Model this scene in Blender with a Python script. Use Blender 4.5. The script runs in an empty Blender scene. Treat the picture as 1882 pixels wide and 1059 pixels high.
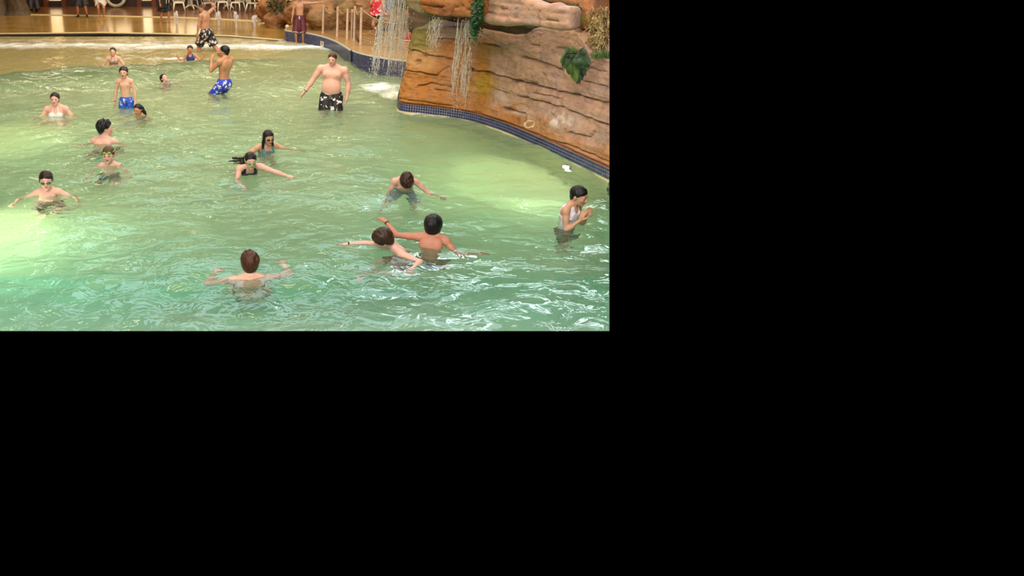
import bpy, bmesh, math, random, time
import numpy as np
from mathutils import Vector, Matrix, noise as mnoise

random.seed(7)
RNG = np.random.default_rng(11)
SC = bpy.context.scene
COL = SC.collection

# ------------------------------------------------------------------ camera
# The photograph fills the upper left 1120 x 609 px of the 1882 x 1059 frame,
# so the lens axis sits at (560, 304.5): a shifted lens.
W, H = 1882.0, 1059.0
PU, PV, FPX = 560.0, 304.5, 1400.0
CAMZ, PITCH = 3.26, math.atan((304.5 + 112) / 1400.0)
cam = bpy.data.cameras.new('camera'); camo = bpy.data.objects.new('camera', cam)
COL.objects.link(camo); SC.camera = camo
camo.location = (0, 0, CAMZ); camo.rotation_euler = (math.pi / 2 - PITCH, 0, 0)
cam.sensor_fit = 'HORIZONTAL'; cam.sensor_width = 36.0
cam.lens = 36.0 * FPX / W
cam.shift_x = (W / 2 - PU) / W; cam.shift_y = -(H / 2 - PV) / W
cam.clip_end = 200

# ------------------------------------------------------------------ world, lights, exposure
wd = bpy.data.worlds.new('world'); SC.world = wd; wd.use_nodes = True
wd.node_tree.nodes['Background'].inputs[0].default_value = (0, 0, 0, 1)
wd.node_tree.nodes['Background'].inputs[1].default_value = 0.0
SC.view_settings.view_transform = 'Standard'; SC.view_settings.look = 'None'
SC.view_settings.exposure = 0.0; SC.view_settings.gamma = 1.0
SC.view_settings.use_curve_mapping = False
cy = SC.cycles
cy.max_bounces = 10; cy.diffuse_bounces = 3; cy.glossy_bounces = 4; cy.transmission_bounces = 8
cy.transparent_max_bounces = 24; cy.volume_bounces = 0
cy.caustics_refractive = True; cy.caustics_reflective = False
cy.blur_glossy = 0.6; cy.sample_clamp_indirect = 6.0

def area_light(name, loc, target, sx, sy, power, color):
    l = bpy.data.lights.new(name, 'AREA'); l.shape = 'RECTANGLE'; l.size = sx; l.size_y = sy
    l.energy = power; l.color = color
    o = bpy.data.objects.new(name, l); COL.objects.link(o)
    o.location = loc
    o.rotation_euler = (Vector(target) - Vector(loc)).to_track_quat('-Z', 'Y').to_euler()
    return o
WARM = (1.0, 0.84, 0.60); COOL = (0.86, 0.94, 1.0); NEUT = (1.0, 0.96, 0.90)
# skylights at back and right, warm hall lamps, plus added key, sheen and front lights
area_light('key_light_near', (0, 2.0, 8.6), (0, 9.0, 0), 10, 5, 1450, NEUT)  # added key light near the camera, kept out of the water's reflections
area_light('skylight_back', (-2, 12, 8.8), (-2, 20, 0), 12, 3, 1750, WARM)
area_light('sheen_light_pool', (1, 20, 9.0), (1, 19, 0), 16, 7, 1500, (.72, .88, 1.0))  # unseen panel added for a cool sheen on the near water
area_light('skylight_right', (8.0, 21, 8.0), (2.5, 8, 0), 9, 1.6, 480, COOL)
area_light('hall_lamps_back', (-4, 31, 8.8), (-4, 33, 0), 16, 4, 1350, WARM)
area_light('fill_light_front', (-3, -3.0, 6.0), (0.5, 12, 0.5), 6, 3, 800, NEUT)  # added front light on the bathers from behind the camera

def pool_lamp(name, loc, target, power, size=0.22, color=(1.0, 0.78, 0.56), spread=150):
    l = bpy.data.lights.new(name, 'AREA'); l.shape = 'DISK'; l.size = size; l.energy = power; l.color = color
    l.spread = math.radians(spread)
    o = bpy.data.objects.new(name, l); COL.objects.link(o); o.location = loc
    o.rotation_euler = (Vector(target) - Vector(loc)).to_track_quat('-Z', 'Y').to_euler()
    return o

# ------------------------------------------------------------------ pixel <-> world (metres; z = 0 is the still water)
CP, SP = math.cos(PITCH), math.sin(PITCH)
CAM = np.array([0, 0, CAMZ])
def ray(u, v):
    a = (u - PU) / FPX; b = (PV - v) / FPX
    return np.array([a, CP + b * SP, -SP + b * CP])
def on_z(u, v, z=0.0):
    d = ray(u, v); return CAM + d * ((z - CAMZ) / d[2])
def on_y(u, v, y):
    d = ray(u, v); return CAM + d * (y / d[1])
def on_x(u, v, x):
    d = ray(u, v); return CAM + d * (x / d[0])
def pix(p):
    q = np.asarray(p, float) - CAM
    zc = q[1] * CP - q[2] * SP; xc = q[0]; yc = q[1] * SP + q[2] * CP
    return PU + FPX * xc / zc, PV - FPX * yc / zc
def pxm(p):   # pixels per metre at p
    q = np.asarray(p, float) - CAM
    return FPX / (q[1] * CP - q[2] * SP)

# planes that bound the part of the world the photograph shows
def side_plane(u=None, v=None):
    if u is not None:
        a, b = ray(u, 0), ray(u, 900); n = np.cross(a, b)
    else:
        a, b = ray(0, v), ray(1120, v); n = np.cross(a, b)
    n = n / np.linalg.norm(n)
    inside = ray(560, 300)
    if n @ inside > 0: n = -n
    return Vector(n)           # points out of the picture
N_RIGHT, N_BOTTOM = side_plane(u=1120), side_plane(v=608.6)
def clip_bm(bm, right=True, bottom=False):
    for flag, n in ((right, N_RIGHT), (bottom, N_BOTTOM)):
        if flag:
            g = bm.verts[:] + bm.edges[:] + bm.faces[:]
            bmesh.ops.bisect_plane(bm, geom=g, dist=1e-5, plane_co=Vector(CAM), plane_no=n, clear_outer=True)
def clip_obj(o, right=True, bottom=False):
    bm = bmesh.new(); bm.from_mesh(o.data); clip_bm(bm, right, bottom); bm.to_mesh(o.data); bm.free(); o.data.update()

# ------------------------------------------------------------------ object helpers
def link_mesh(name, me, mat=None, parent=None):
    o = bpy.data.objects.new(name, me); COL.objects.link(o)
    if mat is not None and len(me.materials) == 0: me.materials.append(mat)
    if parent is not None: o.parent = parent
    return o
def tag(o, label=None, cat=None, group=None, kind=None):
    if label: o['label'] = label
    if cat: o['category'] = cat
    if group: o['group'] = group
    if kind: o['kind'] = kind
    return o
def empty(name, loc=(0, 0, 0), rz=0.0):
    o = bpy.data.objects.new(name, None); COL.objects.link(o); o.location = loc; o.rotation_euler = (0, 0, rz)
    o.empty_display_size = 0.1
    return o
def np_mesh(name, verts, quads=None, tris=None, smooth=True, color=None):
    me = bpy.data.meshes.new(name)
    verts = np.asarray(verts, np.float32)
    fl = []; st = []; tot = []
    n = 0
    loops = []
    if quads is not None and len(quads):
        q = np.asarray(quads, np.int32); loops.append(q.ravel()); st.append(n + 4 * np.arange(len(q))); tot.append(np.full(len(q), 4)); n += 4 * len(q)
    if tris is not None and len(tris):
        t = np.asarray(tris, np.int32); loops.append(t.ravel()); st.append(n + 3 * np.arange(len(t))); tot.append(np.full(len(t), 3)); n += 3 * len(t)
    lp = np.concatenate(loops); st = np.concatenate(st).astype(np.int32); tot = np.concatenate(tot).astype(np.int32)
    me.vertices.add(len(verts)); me.vertices.foreach_set('co', verts.ravel())
    me.loops.add(len(lp)); me.loops.foreach_set('vertex_index', lp)
    me.polygons.add(len(st)); me.polygons.foreach_set('loop_start', st); me.polygons.foreach_set('loop_total', tot)
    me.polygons.foreach_set('use_smooth', np.full(len(st), smooth, bool))
    me.update(calc_edges=True); me.validate()
    if color is not None:
        a = me.color_attributes.new('Col', 'FLOAT_COLOR', 'POINT')
        c = np.ones((len(verts), 4), np.float32); c[:, :3] = color
        a.data.foreach_set('color', c.ravel())
    return me
def grid_mesh(name, P, smooth=True, color=None):
    """P: (n, m, 3) array of points"""
    n, m = P.shape[:2]
    idx = np.arange(n * m).reshape(n, m)
    q = np.stack([idx[:-1, :-1], idx[1:, :-1], idx[1:, 1:], idx[:-1, 1:]], -1).reshape(-1, 4)
    return np_mesh(name, P.reshape(-1, 3), quads=q, smooth=smooth, color=None if color is None else color.reshape(-1, 3))
class MB:
    """collects boxes and tubes into one mesh"""
    def __init__(s): s.v = []; s.q = []; s.t = []; s.n = 0
    def add(s, v, q=None, t=None):
        v = np.asarray(v, float); s.v.append(v)
        if q is not None: s.q.append(np.asarray(q) + s.n)
        if t is not None: s.t.append(np.asarray(t) + s.n)
        s.n += len(v)
    def box(s, c, size, rz=0.0, bevel=0.0, M=None):
        hx, hy, hz = [a / 2 for a in size]
        if bevel <= 0:
            v = np.array([[x, y, z] for z in (-hz, hz) for x, y in ((-hx, -hy), (hx, -hy), (hx, hy), (-hx, hy))])
            q = [[3, 2, 1, 0], [4, 5, 6, 7], [0, 1, 5, 4], [1, 2, 6, 5], [2, 3, 7, 6], [3, 0, 4, 7]]
        else:
            b = min(bevel, hx * .9, hy * .9, hz * .9)
            rings = []
            for z, ins in ((-hz, b), (-hz + b, 0), (hz - b, 0), (hz, b)):
                rings.append([[-hx + b, -hy + ins, z], [hx - b, -hy + ins, z], [hx - ins, -hy + b, z], [hx - ins, hy - b, z],
                              [hx - b, hy - ins, z], [-hx + b, hy - ins, z], [-hx + ins, hy - b, z], [-hx + ins, -hy + b, z]])
            v = np.array(rings).reshape(-1, 3); q = []
            for r in range(3):
                for k in range(8):
                    q.append([r * 8 + k, r * 8 + (k + 1) % 8, r * 8 + 8 + (k + 1) % 8, r * 8 + 8 + k])
            q += [[0, 7, 6, 1], [1, 6, 5, 2], [2, 5, 4, 3], [24, 25, 30, 31], [25, 26, 29, 30], [26, 27, 28, 29]]
        if M is not None: v = v @ np.asarray(M, float).T
        elif rz:
            cr, sr = math.cos(rz), math.sin(rz); v = v @ np.array([[cr, sr, 0], [-sr, cr, 0], [0, 0, 1]])
        s.add(v + np.asarray(c, float), q)
    def tube(s, pts, r, n=8, cap=True):
        pts = [np.asarray(p, float) for p in pts]; m = len(pts)
        rs = r if hasattr(r, '__len__') else [r] * m
        V = []
        prev = None
        for i, p in enumerate(pts):
            t = pts[min(i + 1, m - 1)] - pts[max(i - 1, 0)]; t = t / (np.linalg.norm(t) + 1e-12)
            if prev is None:
                a = np.array([0, 0, 1.]) if abs(t[2]) < .9 else np.array([1., 0, 0])
            else: a = prev
            x = a - t * (a @ t); x /= np.linalg.norm(x) + 1e-12; y = np.cross(t, x); prev = x
            for k in range(n):
                an = 2 * math.pi * k / n
                V.append(p + rs[i] * (math.cos(an) * x + math.sin(an) * y))
        q = []
        for i in range(m - 1):
            for k in range(n):
                q.append([i * n + k, i * n + (k + 1) % n, (i + 1) * n + (k + 1) % n, (i + 1) * n + k])
        t3 = []
        if cap:
            V.append(pts[0]); V.append(pts[-1]); a, b = m * n, m * n + 1
            for k in range(n):
                t3.append([a, (k + 1) % n, k]); t3.append([b, (m - 1) * n + k, (m - 1) * n + (k + 1) % n])
        s.add(V, q, t3 if t3 else None)
    def build(s, name, mat, parent=None, smooth=True):
        me = np_mesh(name, np.concatenate(s.v), np.concatenate(s.q) if s.q else None, np.concatenate(s.t) if s.t else None, smooth)
        return link_mesh(name, me, mat, parent)

def vnoise(P, scale, octaves=3, seed=0.0):
    """vectorised gradient-free value noise in 3D, about -1..1"""
    P = np.asarray(P, float) * scale + seed * 17.31
    out = np.zeros(P.shape[:-1]); amp = 1.0; tot = 0
    for o in range(octaves):
        i = np.floor(P).astype(np.int64); f = P - i; f = f * f * (3 - 2 * f)
        def h(dx, dy, dz):
            n = (i[..., 0] + dx) * 374761393 + (i[..., 1] + dy) * 668265263 + (i[..., 2] + dz) * 2147483647 + o * 1013
            n = (n ^ (n >> 13)) * 1274126177; n = n ^ (n >> 16)
            return (n & 0xffff) / 32767.5 - 1
        x0 = h(0, 0, 0) * (1 - f[..., 0]) + h(1, 0, 0) * f[..., 0]; x1 = h(0, 1, 0) * (1 - f[..., 0]) + h(1, 1, 0) * f[..., 0]
        x2 = h(0, 0, 1) * (1 - f[..., 0]) + h(1, 0, 1) * f[..., 0]; x3 = h(0, 1, 1) * (1 - f[..., 0]) + h(1, 1, 1) * f[..., 0]
        y0 = x0 * (1 - f[..., 1]) + x1 * f[..., 1]; y1 = x2 * (1 - f[..., 1]) + x3 * f[..., 1]
        out += amp * (y0 * (1 - f[..., 2]) + y1 * f[..., 2]); tot += amp
        amp *= .5; P = P * 2.03 + 5.7
    return out / tot

# ------------------------------------------------------------------ materials
def srgb(r, g, b):
    f = lambda c: (c / 255 / 12.92) if c / 255 <= .04045 else ((c / 255 + .055) / 1.055) ** 2.4
    return (f(r), f(g), f(b))
def new_mat(name):
    m = bpy.data.materials.new(name); m.use_nodes = True; nt = m.node_tree
    return m, nt, nt.nodes['Principled BSDF'], nt.nodes['Material Output']
def N(nt, typ, **kw):
    n = nt.nodes.new(typ)
    for k, v in kw.items():
        if k in n.inputs: n.inputs[k].default_value = v
        else: setattr(n, k, v)
    return n
def L(nt, a, b): nt.links.new(a, b)
def c4(c): return (c[0], c[1], c[2], 1.0)
def mat_plain(name, col, rough=.5, spec=.5, metal=0.0, nscale=None, namt=.25, bump=0.0, col2=None):
    m, nt, b, out = new_mat(name)
    b.inputs['Base Color'].default_value = c4(col); b.inputs['Roughness'].default_value = rough
    b.inputs['Metallic'].default_value = metal; b.inputs['Specular IOR Level'].default_value = spec
    if nscale:
        tc = N(nt, 'ShaderNodeTexCoord'); nz = N(nt, 'ShaderNodeTexNoise', Scale=nscale, Detail=4.0)
        L(nt, tc.outputs['Object'], nz.inputs['Vector'])
        mx = N(nt, 'ShaderNodeMix', data_type='RGBA')
        mx.inputs[6].default_value = c4(col)
        mx.inputs[7].default_value = c4(col2 if col2 else [c * (1 - namt) for c in col])
        cr = N(nt, 'ShaderNodeValToRGB'); cr.color_ramp.elements[0].position = .38; cr.color_ramp.elements[1].position = .62
        L(nt, nz.outputs[0], cr.inputs[0]); L(nt, cr.outputs[0], mx.inputs[0]); L(nt, mx.outputs[2], b.inputs['Base Color'])
        if bump:
            bp = N(nt, 'ShaderNodeBump', Strength=bump, Distance=.02); L(nt, nz.outputs[0], bp.inputs['Height']); L(nt, bp.outputs[0], b.inputs['Normal'])
    return m
def mat_vcol(name, rough=.5, spec=.5, nscale=None, namt=.2, bump=0.0, bscale=40.0, detail=5.0):
    """colour from the mesh's own 'Col' attribute, with fine procedural grain on top"""
    m, nt, b, out = new_mat(name)
    b.inputs['Roughness'].default_value = rough; b.inputs['Specular IOR Level'].default_value = spec
    at = N(nt, 'ShaderNodeAttribute'); at.attribute_name = 'Col'
    tc = N(nt, 'ShaderNodeTexCoord')
    src = at.outputs['Color']
    if nscale:
        nz = N(nt, 'ShaderNodeTexNoise', Scale=nscale, Detail=detail); L(nt, tc.outputs['Object'], nz.inputs['Vector'])
        mr = N(nt, 'ShaderNodeMapRange'); mr.inputs[1].default_value = .3; mr.inputs[2].default_value = .7
        mr.inputs[3].default_value = 1 - namt; mr.inputs[4].default_value = 1 + namt
        L(nt, nz.outputs[0], mr.inputs[0])
        mx = N(nt, 'ShaderNodeMix', data_type='RGBA', blend_type='MULTIPLY'); mx.inputs[0].default_value = 1
        L(nt, src, mx.inputs[6]); L(nt, mr.outputs[0], mx.inputs[7]); src = mx.outputs[2]
    L(nt, src, b.inputs['Base Color'])
    if bump:
        nz2 = N(nt, 'ShaderNodeTexNoise', Scale=bscale, Detail=5.0); L(nt, tc.outputs['Object'], nz2.inputs['Vector'])
        bp = N(nt, 'ShaderNodeBump', Strength=bump, Distance=.02); L(nt, nz2.outputs[0], bp.inputs['Height']); L(nt, bp.outputs[0], b.inputs['Normal'])
    return m
# ------------------------------------------------------------------ pool basin and beach floor
DECK_R = .38
DY = np.array([4.0, 6, 8, 10, 12, 15, 17, 19, 21, 24, 26.5, 60])
DD = np.array([1.35, 1.25, 1.12, .98, .85, .68, .53, .40, .27, .11, .01, -.02])
def floor_z(y): return -np.interp(y, DY, DD)

m_sand = mat_vcol('beach_floor_paint', .6, .4, nscale=1.3, namt=.08)
def floor_col(Y):
    t = .25 * np.clip((17.0 - Y) / 5.0, 0, 1) + .45 * np.clip((11.0 - Y) / 5.0, 0, 1); t = t[..., None]
    base = np.array(srgb(232, 210, 150)) + (np.array(srgb(206, 172, 96)) - np.array(srgb(232, 210, 150))) * np.clip((Y - 17.5) / 2.5, 0, 1)[..., None]
    return base * (1 - t) + np.array(srgb(156, 214, 190)) * t
xs = np.linspace(-16, 12, 57); ys = np.concatenate([np.linspace(3.5, 26.6, 70)])
X, Y = np.meshgrid(xs, ys, indexing='ij')
P = np.stack([X, Y, floor_z(Y)], -1)
pf = link_mesh('pool_floor', grid_mesh('pool_floor', P, color=floor_col(Y)), m_sand); tag(pf, kind='structure')
clip_obj(pf, True, True)
# sloped basin end along the near and the right limits of what the photo shows
m_basin = mat_plain('basin_paint', srgb(158, 206, 176), .6, nscale=1.3, namt=.08)
for nm, (ua, va), (ub, vb) in (('wall_front', (-500, 608.8), (1120.2, 608.8)), ('wall_right', (1120.2, 608.8), (1120.2, 318))):
    mb = MB(); mb.add([on_z(ua, va, .12), on_z(ub, vb, .12), on_z(ub, vb, -1.7), on_z(ua, va, -1.7)], [[0, 1, 2, 3]])
    w = mb.build(nm, m_basin); tag(w, kind='structure')

# ------------------------------------------------------------------ water
MILK = .13
WATER_DENS, WATER_COL = 0.66, (.49, .82, .80, 1)
CREST = np.array([on_z(u, v, .2)[:2] for u, v in [(-90, 141), (0, 138), (60, 134), (130, 128), (200, 127.5), (280, 122), (330, 119), (400, 113), (480, 107), (560, 103)]])
def crest_y(x): return np.interp(x, CREST[:, 0], CREST[:, 1])
def wave_h(x, y):
    P3 = np.stack([x, y, np.zeros_like(x)], -1)
    calm = np.clip((26.0 - y) / 4.0, 0.12, 1)
    h = .035 * np.sin(1.15 * y + .35 * x + 1.3 * vnoise(P3, .25, 2, 1))
    h += .018 * np.sin(2.6 * y - 1.1 * x + 2 * vnoise(P3, .5, 2, 2))
    h += .045 * vnoise(P3, .9, 2, 3) + .028 * vnoise(P3 * [1, 1.5, 1], 2.1, 2, 4) + .017 * vnoise(P3 * [1, 1.35, 1], 5.0, 2, 5)
    h *= calm
    # rolling wave: crest line bends from far left to the middle
    yc = crest_y(x)
    s = y - yc
    amp = .27 * np.clip((2.0 - x) / 3.5, 0, 1)
    h += amp * np.where(s < 0, np.exp(-(s / 1.1) ** 2), np.exp(-(s / .22) ** 2)) - .05 * np.exp(-((s - .9) / .6) ** 2) * np.clip((2.0 - x) / 3.5, 0, 1)
    return h
def smooth01(a): a = np.clip(a, 0, 1); return a * a * (3 - 2 * a)
def foam_mask(x, y):
    P3 = np.stack([x, y, np.zeros_like(x)], -1)
    n1 = vnoise(P3, 1.1, 3, 21); n2 = vnoise(P3, 3.5, 3, 22)
    f = np.zeros_like(x)
    # bore rolling up the beach
    yb = np.interp(x, [-12, -8, -5, -2, 0, 1.5], [24.5, 24.3, 24.1, 24.0, 23.8, 23.4]) + .35 * n1
    d = y - yb
    f = np.maximum(f, .95 * np.clip(1 - np.abs(d) / 1.0, 0, 1) ** .8 * (.75 + .5 * n2))
    f = np.maximum(f, .42 * smooth01((y - yb) / .3) * smooth01((26.6 - y) / 1.0) * (.7 + .6 * n2))
    # splash under the two falls
    for (u, v, rx, ry, a) in ((700, 163, .62, .75, 1.0), (722, 176, .35, .4, .8), (812, 213, .62, .28, .95), (770, 209, .5, .2, .6), (860, 217, .4, .18, .5)):
        c = on_z(u, v)
        r = np.sqrt(((x - c[0]) / rx) ** 2 + ((y - c[1]) / ry) ** 2) + .35 * n1 + .2 * n2
        f = np.maximum(f, a * smooth01((1.35 - r) / 1.1) * np.clip(.72 + .9 * n2, .15, 1))
    # broken crest of the rolling wave and loose streaks
    yc = crest_y(x)
    f = np.maximum(f, .5 * np.clip(1 - np.abs(y - yc - .08) / .10, 0, 1) * (x < 0) * np.clip(n1 * 1.6 + .25, 0, 1))
    c = on_z(235, 103); r = np.hypot((x - c[0]) / 2.4, (y - c[1]) / 1.6)
    f = np.maximum(f, .42 * smooth01(1.2 - r) * np.clip(n2 * 1.5 + .45, 0, 1))
    c = on_z(318, 105); r = np.hypot((x - c[0]) / .5, (y - c[1]) / .35)
    f = np.maximum(f, .6 * smooth01(1.2 - r))
    f = np.maximum(f, .10 * np.clip((y - 15) / 8, 0, 1) * np.clip(n2 * 2, 0, 1))
    return np.clip(f, 0, 1)

ny = 300
yy = 5.3 + (26.75 - 5.3) * np.linspace(0, 1, ny) ** 1.25
nx = 400
T = np.linspace(0, 1, nx)
Yw = np.repeat(yy[:, None], nx, 1)
Xw = (-(2.2 + .47 * yy))[:, None] * (1 - T)[None] + ((.43 * yy + .3))[:, None] * T[None]
Hw = wave_h(Xw, Yw); Fw = foam_mask(Xw, Yw)
Hw += .05 * Fw * (1 + vnoise(np.stack([Xw, Yw, 0 * Xw], -1), 6, 3, 9))
Hw = np.maximum(Hw, floor_z(Yw) + .012)
Pw = np.stack([Xw, Yw, Hw], -1)
m_water, nt, b, out = new_mat('pool_water')
nt.nodes.remove(b)
gl = N(nt, 'ShaderNodeBsdfGlass', IOR=1.333, Roughness=.02)
gl.inputs['Color'].default_value = (1, 1, 1, 1)
tc = N(nt, 'ShaderNodeTexCoord')
mp = N(nt, 'ShaderNodeMapping'); mp.inputs['Scale'].default_value = (1.0, 1.25, 1.0); L(nt, tc.outputs['Object'], mp.inputs[0])
n1 = N(nt, 'ShaderNodeTexNoise', Scale=3.4, Detail=3.0, Distortion=.6); L(nt, mp.outputs[0], n1.inputs['Vector'])
bp = N(nt, 'ShaderNodeBump', Strength=.75, Distance=.05); L(nt, n1.outputs[0], bp.inputs['Height'])
L(nt, bp.outputs[0], gl.inputs['Normal'])
at = N(nt, 'ShaderNodeAttribute'); at.attribute_name = 'foam'
n2 = N(nt, 'ShaderNodeTexNoise', Scale=22.0, Detail=5.0, Distortion=1.0); L(nt, mp.outputs[0], n2.inputs['Vector'])
ad = N(nt, 'ShaderNodeMath', operation='ADD'); L(nt, at.outputs['Fac'], ad.inputs[0]); L(nt, n2.outputs[0], ad.inputs[1])
mr = N(nt, 'ShaderNodeMapRange'); mr.inputs[1].default_value = .72; mr.inputs[2].default_value = 1.25; L(nt, ad.outputs[0], mr.inputs[0])
fo = N(nt, 'ShaderNodeBsdfDiffuse'); fo.inputs['Color'].default_value = c4(srgb(245, 240, 222))
mx = N(nt, 'ShaderNodeMixShader'); L(nt, mr.outputs[0], mx.inputs[0]); L(nt, gl.outputs[0], mx.inputs[1]); L(nt, fo.outputs[0], mx.inputs[2])
ml = N(nt, 'ShaderNodeBsdfDiffuse'); ml.inputs['Color'].default_value = c4(srgb(150, 186, 150))   # milky water: its scattered light put into the surface colour
sh = N(nt, 'ShaderNodeAttribute'); sh.attribute_name = 'shoal'
mc = N(nt, 'ShaderNodeMix', data_type='RGBA'); mc.inputs[6].default_value = c4(srgb(150, 186, 150)); mc.inputs[7].default_value = c4(srgb(186, 166, 108)); L(nt, sh.outputs['Fac'], mc.inputs[0]); L(nt, mc.outputs[2], ml.inputs['Color'])
L(nt, bp.outputs[0], ml.inputs['Normal'])
m2 = N(nt, 'ShaderNodeMixShader'); ms_ = N(nt, 'ShaderNodeMapRange'); ms_.inputs[3].default_value = MILK; ms_.inputs[4].default_value = .45; L(nt, sh.outputs['Fac'], ms_.inputs[0]); L(nt, ms_.outputs[0], m2.inputs[0]); L(nt, gl.outputs[0], m2.inputs[1]); L(nt, ml.outputs[0], m2.inputs[2])
L(nt, m2.outputs[0], mx.inputs[1])
L(nt, mx.outputs[0], out.inputs['Surface'])
va = N(nt, 'ShaderNodeVolumeAbsorption', Density=WATER_DENS); va.inputs['Color'].default_value = WATER_COL
L(nt, va.outputs[0], out.inputs['Volume'])
me = grid_mesh('pool_water', Pw.transpose(1, 0, 2))
o = link_mesh('pool_water', me, m_water)
fa = me.attributes.new('foam', 'FLOAT', 'POINT'); fa.data.foreach_set('value', Fw.T.astype(np.float32).ravel())
SHw = smooth01((Yw - crest_y(Xw) + .05) / .35 ) * np.clip((-.2 - Xw) / 2.5, 0, 1) + np.clip((Yw - 19.5) / 5.0, 0, 1) * .9
fa = me.attributes.new('shoal', 'FLOAT', 'POINT'); fa.data.foreach_set('value', np.clip(SHw, 0, 1).T.astype(np.float32).ravel())
clip_obj(o, True, True)
pool_water = tag(o, 'green rippling water filling the wave pool', 'water', kind='stuff')

# lamps under water: two outside the left edge, one in the wall at the right
pool_lamp('pool_lamp_left', (-4.6, 9.0, -.6), (-1.2, 8.9, -1.2), 110, .3)
pool_lamp('pool_lamp_far_left', (-6.3, 13.4, -.4), (-3.5, 12.9, -.95), 85, .3)
# ------------------------------------------------------------------ deck, trench, back walls
m_deck, nt, b, out = new_mat('wet_deck')
tc = N(nt, 'ShaderNodeTexCoord'); nz = N(nt, 'ShaderNodeTexNoise', Scale=.9, Detail=7.0, Roughness=.65)
L(nt, tc.outputs['Object'], nz.inputs['Vector'])
cr = N(nt, 'ShaderNodeValToRGB'); e = cr.color_ramp.elements
e[0].position = .36; e[0].color = c4(srgb(150, 114, 52)); e[1].position = .68; e[1].color = c4(srgb(182, 144, 76))
L(nt, nz.outputs[0], cr.inputs[0]); L(nt, cr.outputs[0], b.inputs['Base Color'])
b.inputs['Roughness'].default_value = .16; b.inputs['Specular IOR Level'].default_value = .6
nz2 = N(nt, 'ShaderNodeTexNoise', Scale=5.0, Detail=3.0); L(nt, tc.outputs['Object'], nz2.inputs['Vector'])
bp = N(nt, 'ShaderNodeBump', Strength=.12, Distance=.02); L(nt, nz2.outputs[0], bp.inputs['Height']); L(nt, bp.outputs[0], b.inputs['Normal'])
m_cream = mat_plain('cream_edge', srgb(226, 205, 150), .45, nscale=6, namt=.15)
m_grate = mat_plain('dark_grate', srgb(52, 45, 36), .6, nscale=14, namt=.5)
m_drywood = mat_plain('deck_dry', srgb(128, 84, 46), .22, nscale=1.2, namt=.2)

def poly_on_z(pts, z): return [on_z(u, v, z) for u, v in pts]
def strip(name, pix_pts, width, z, height, mat):
    """a raised strip that runs along pixel points at height z"""
    pts = poly_on_z(pix_pts, z); mbx = MB()
    P = np.array(pts); d = np.gradient(P[:, :2], axis=0); d /= np.linalg.norm(d, axis=1)[:, None]
    nrm = np.stack([-d[:, 1], d[:, 0], 0 * d[:, 0]], 1)
    sec = [(-width / 2, -.05), (-width / 2, height - .006), (-width / 2 + .006, height), (width / 2 - .006, height), (width / 2, height - .006), (width / 2, -.05)]
    V = np.array([[p + nn * a + np.array([0, 0, bz]) for a, bz in sec] for p, nn in zip(P, nrm)])
    return link_mesh(name, grid_mesh(name, V, smooth=False), mat)
def curve_y(pts, x):
    P = np.array(pts); return np.interp(x, P[:, 0], P[:, 1])
EDGE = [(-120, 64), (0, 64), (90, 63), (180, 62), (300, 64), (420, 68), (520, 76), (560, 82)]
edge_w = poly_on_z(EDGE, 0)
# deck plane, from the trench to the back wall, up to the rocks on the right
xs = np.linspace(-20, 12, 65)
ye = curve_y(edge_w, xs)
P = np.stack([np.stack([xs, ye + (45 - ye) * t, 0 * xs + .005], -1) for t in np.linspace(0, 1, 12)], 0)
fl = link_mesh('floor', grid_mesh('floor', P[:, ::-1]), m_deck); tag(fl, kind='structure'); clip_obj(fl)
tr = strip('trim_1', EDGE[:-1], .15, 0, .012, m_grate); tag(tr, kind='structure')
tr = strip('trim_2', [(u, v - 1.9) for u, v in EDGE[:-1]], .2, 0, .018, m_cream); tag(tr, kind='structure')
STEP = [(-100, 25.5), (70, 27.5), (200, 30), (320, 32.5), (400, 35.5), (484, 40)]
tr = strip('trim_3', STEP, .22, 0, .03, m_cream); tag(tr, kind='structure')
# darker wood-brown hall floor beyond the stripe
sw = poly_on_z(STEP, 0)
xs2 = np.linspace(-20, 6, 40); y0 = curve_y(sw, xs2) + .05
P = np.stack([np.stack([xs2, y0 + (44 - y0) * t, 0 * xs2 + .012], -1) for t in np.linspace(0, 1, 6)], 0)
f2 = link_mesh('floor', grid_mesh('floor', P[:, ::-1]), m_drywood); tag(f2, kind='structure'); clip_obj(f2)

# back wall with lit openings
YB = 39.0
m_wall = mat_plain('dark_timber_wall', srgb(52, 32, 22), .5, nscale=3, namt=.35)
m_upper = mat_plain('warm_plaster', srgb(170, 132, 88), .7, nscale=1, namt=.12)
m_post = mat_plain('brown_post', srgb(104, 52, 26), .45, nscale=8, namt=.3)
m_sill = mat_plain('dark_sill', srgb(40, 26, 20), .5, nscale=5)
m_lit, nt, b, out = new_mat('lit_panel')
tc = N(nt, 'ShaderNodeTexCoord'); nz = N(nt, 'ShaderNodeTexNoise', Scale=1.7, Detail=3.0); L(nt, tc.outputs['Object'], nz.inputs['Vector'])
cr = N(nt, 'ShaderNodeValToRGB'); e = cr.color_ramp.elements
e[0].position = .4; e[0].color = c4(srgb(250, 190, 96)); e[1].position = .62; e[1].color = c4(srgb(255, 236, 190))
L(nt, nz.outputs[0], cr.inputs[0]); L(nt, cr.outputs[0], b.inputs['Emission Color']); b.inputs['Emission Strength'].default_value = 1.6
def wx(u, y=YB): return on_y(u, 5, y)[0]
OPEN = [(86, 119), (257, 284), (-60, -30), (470, 492), (520, 545)]
xsplit = [-22.0]
mb = MB()
edges = sorted([(wx(a), wx(b)) for a, b in OPEN])
x = -22.0
for a, bb in edges:
    mb.box(((x + a) / 2, YB + .15, 1.6), (a - x, .3, 3.2)); x = bb
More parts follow.
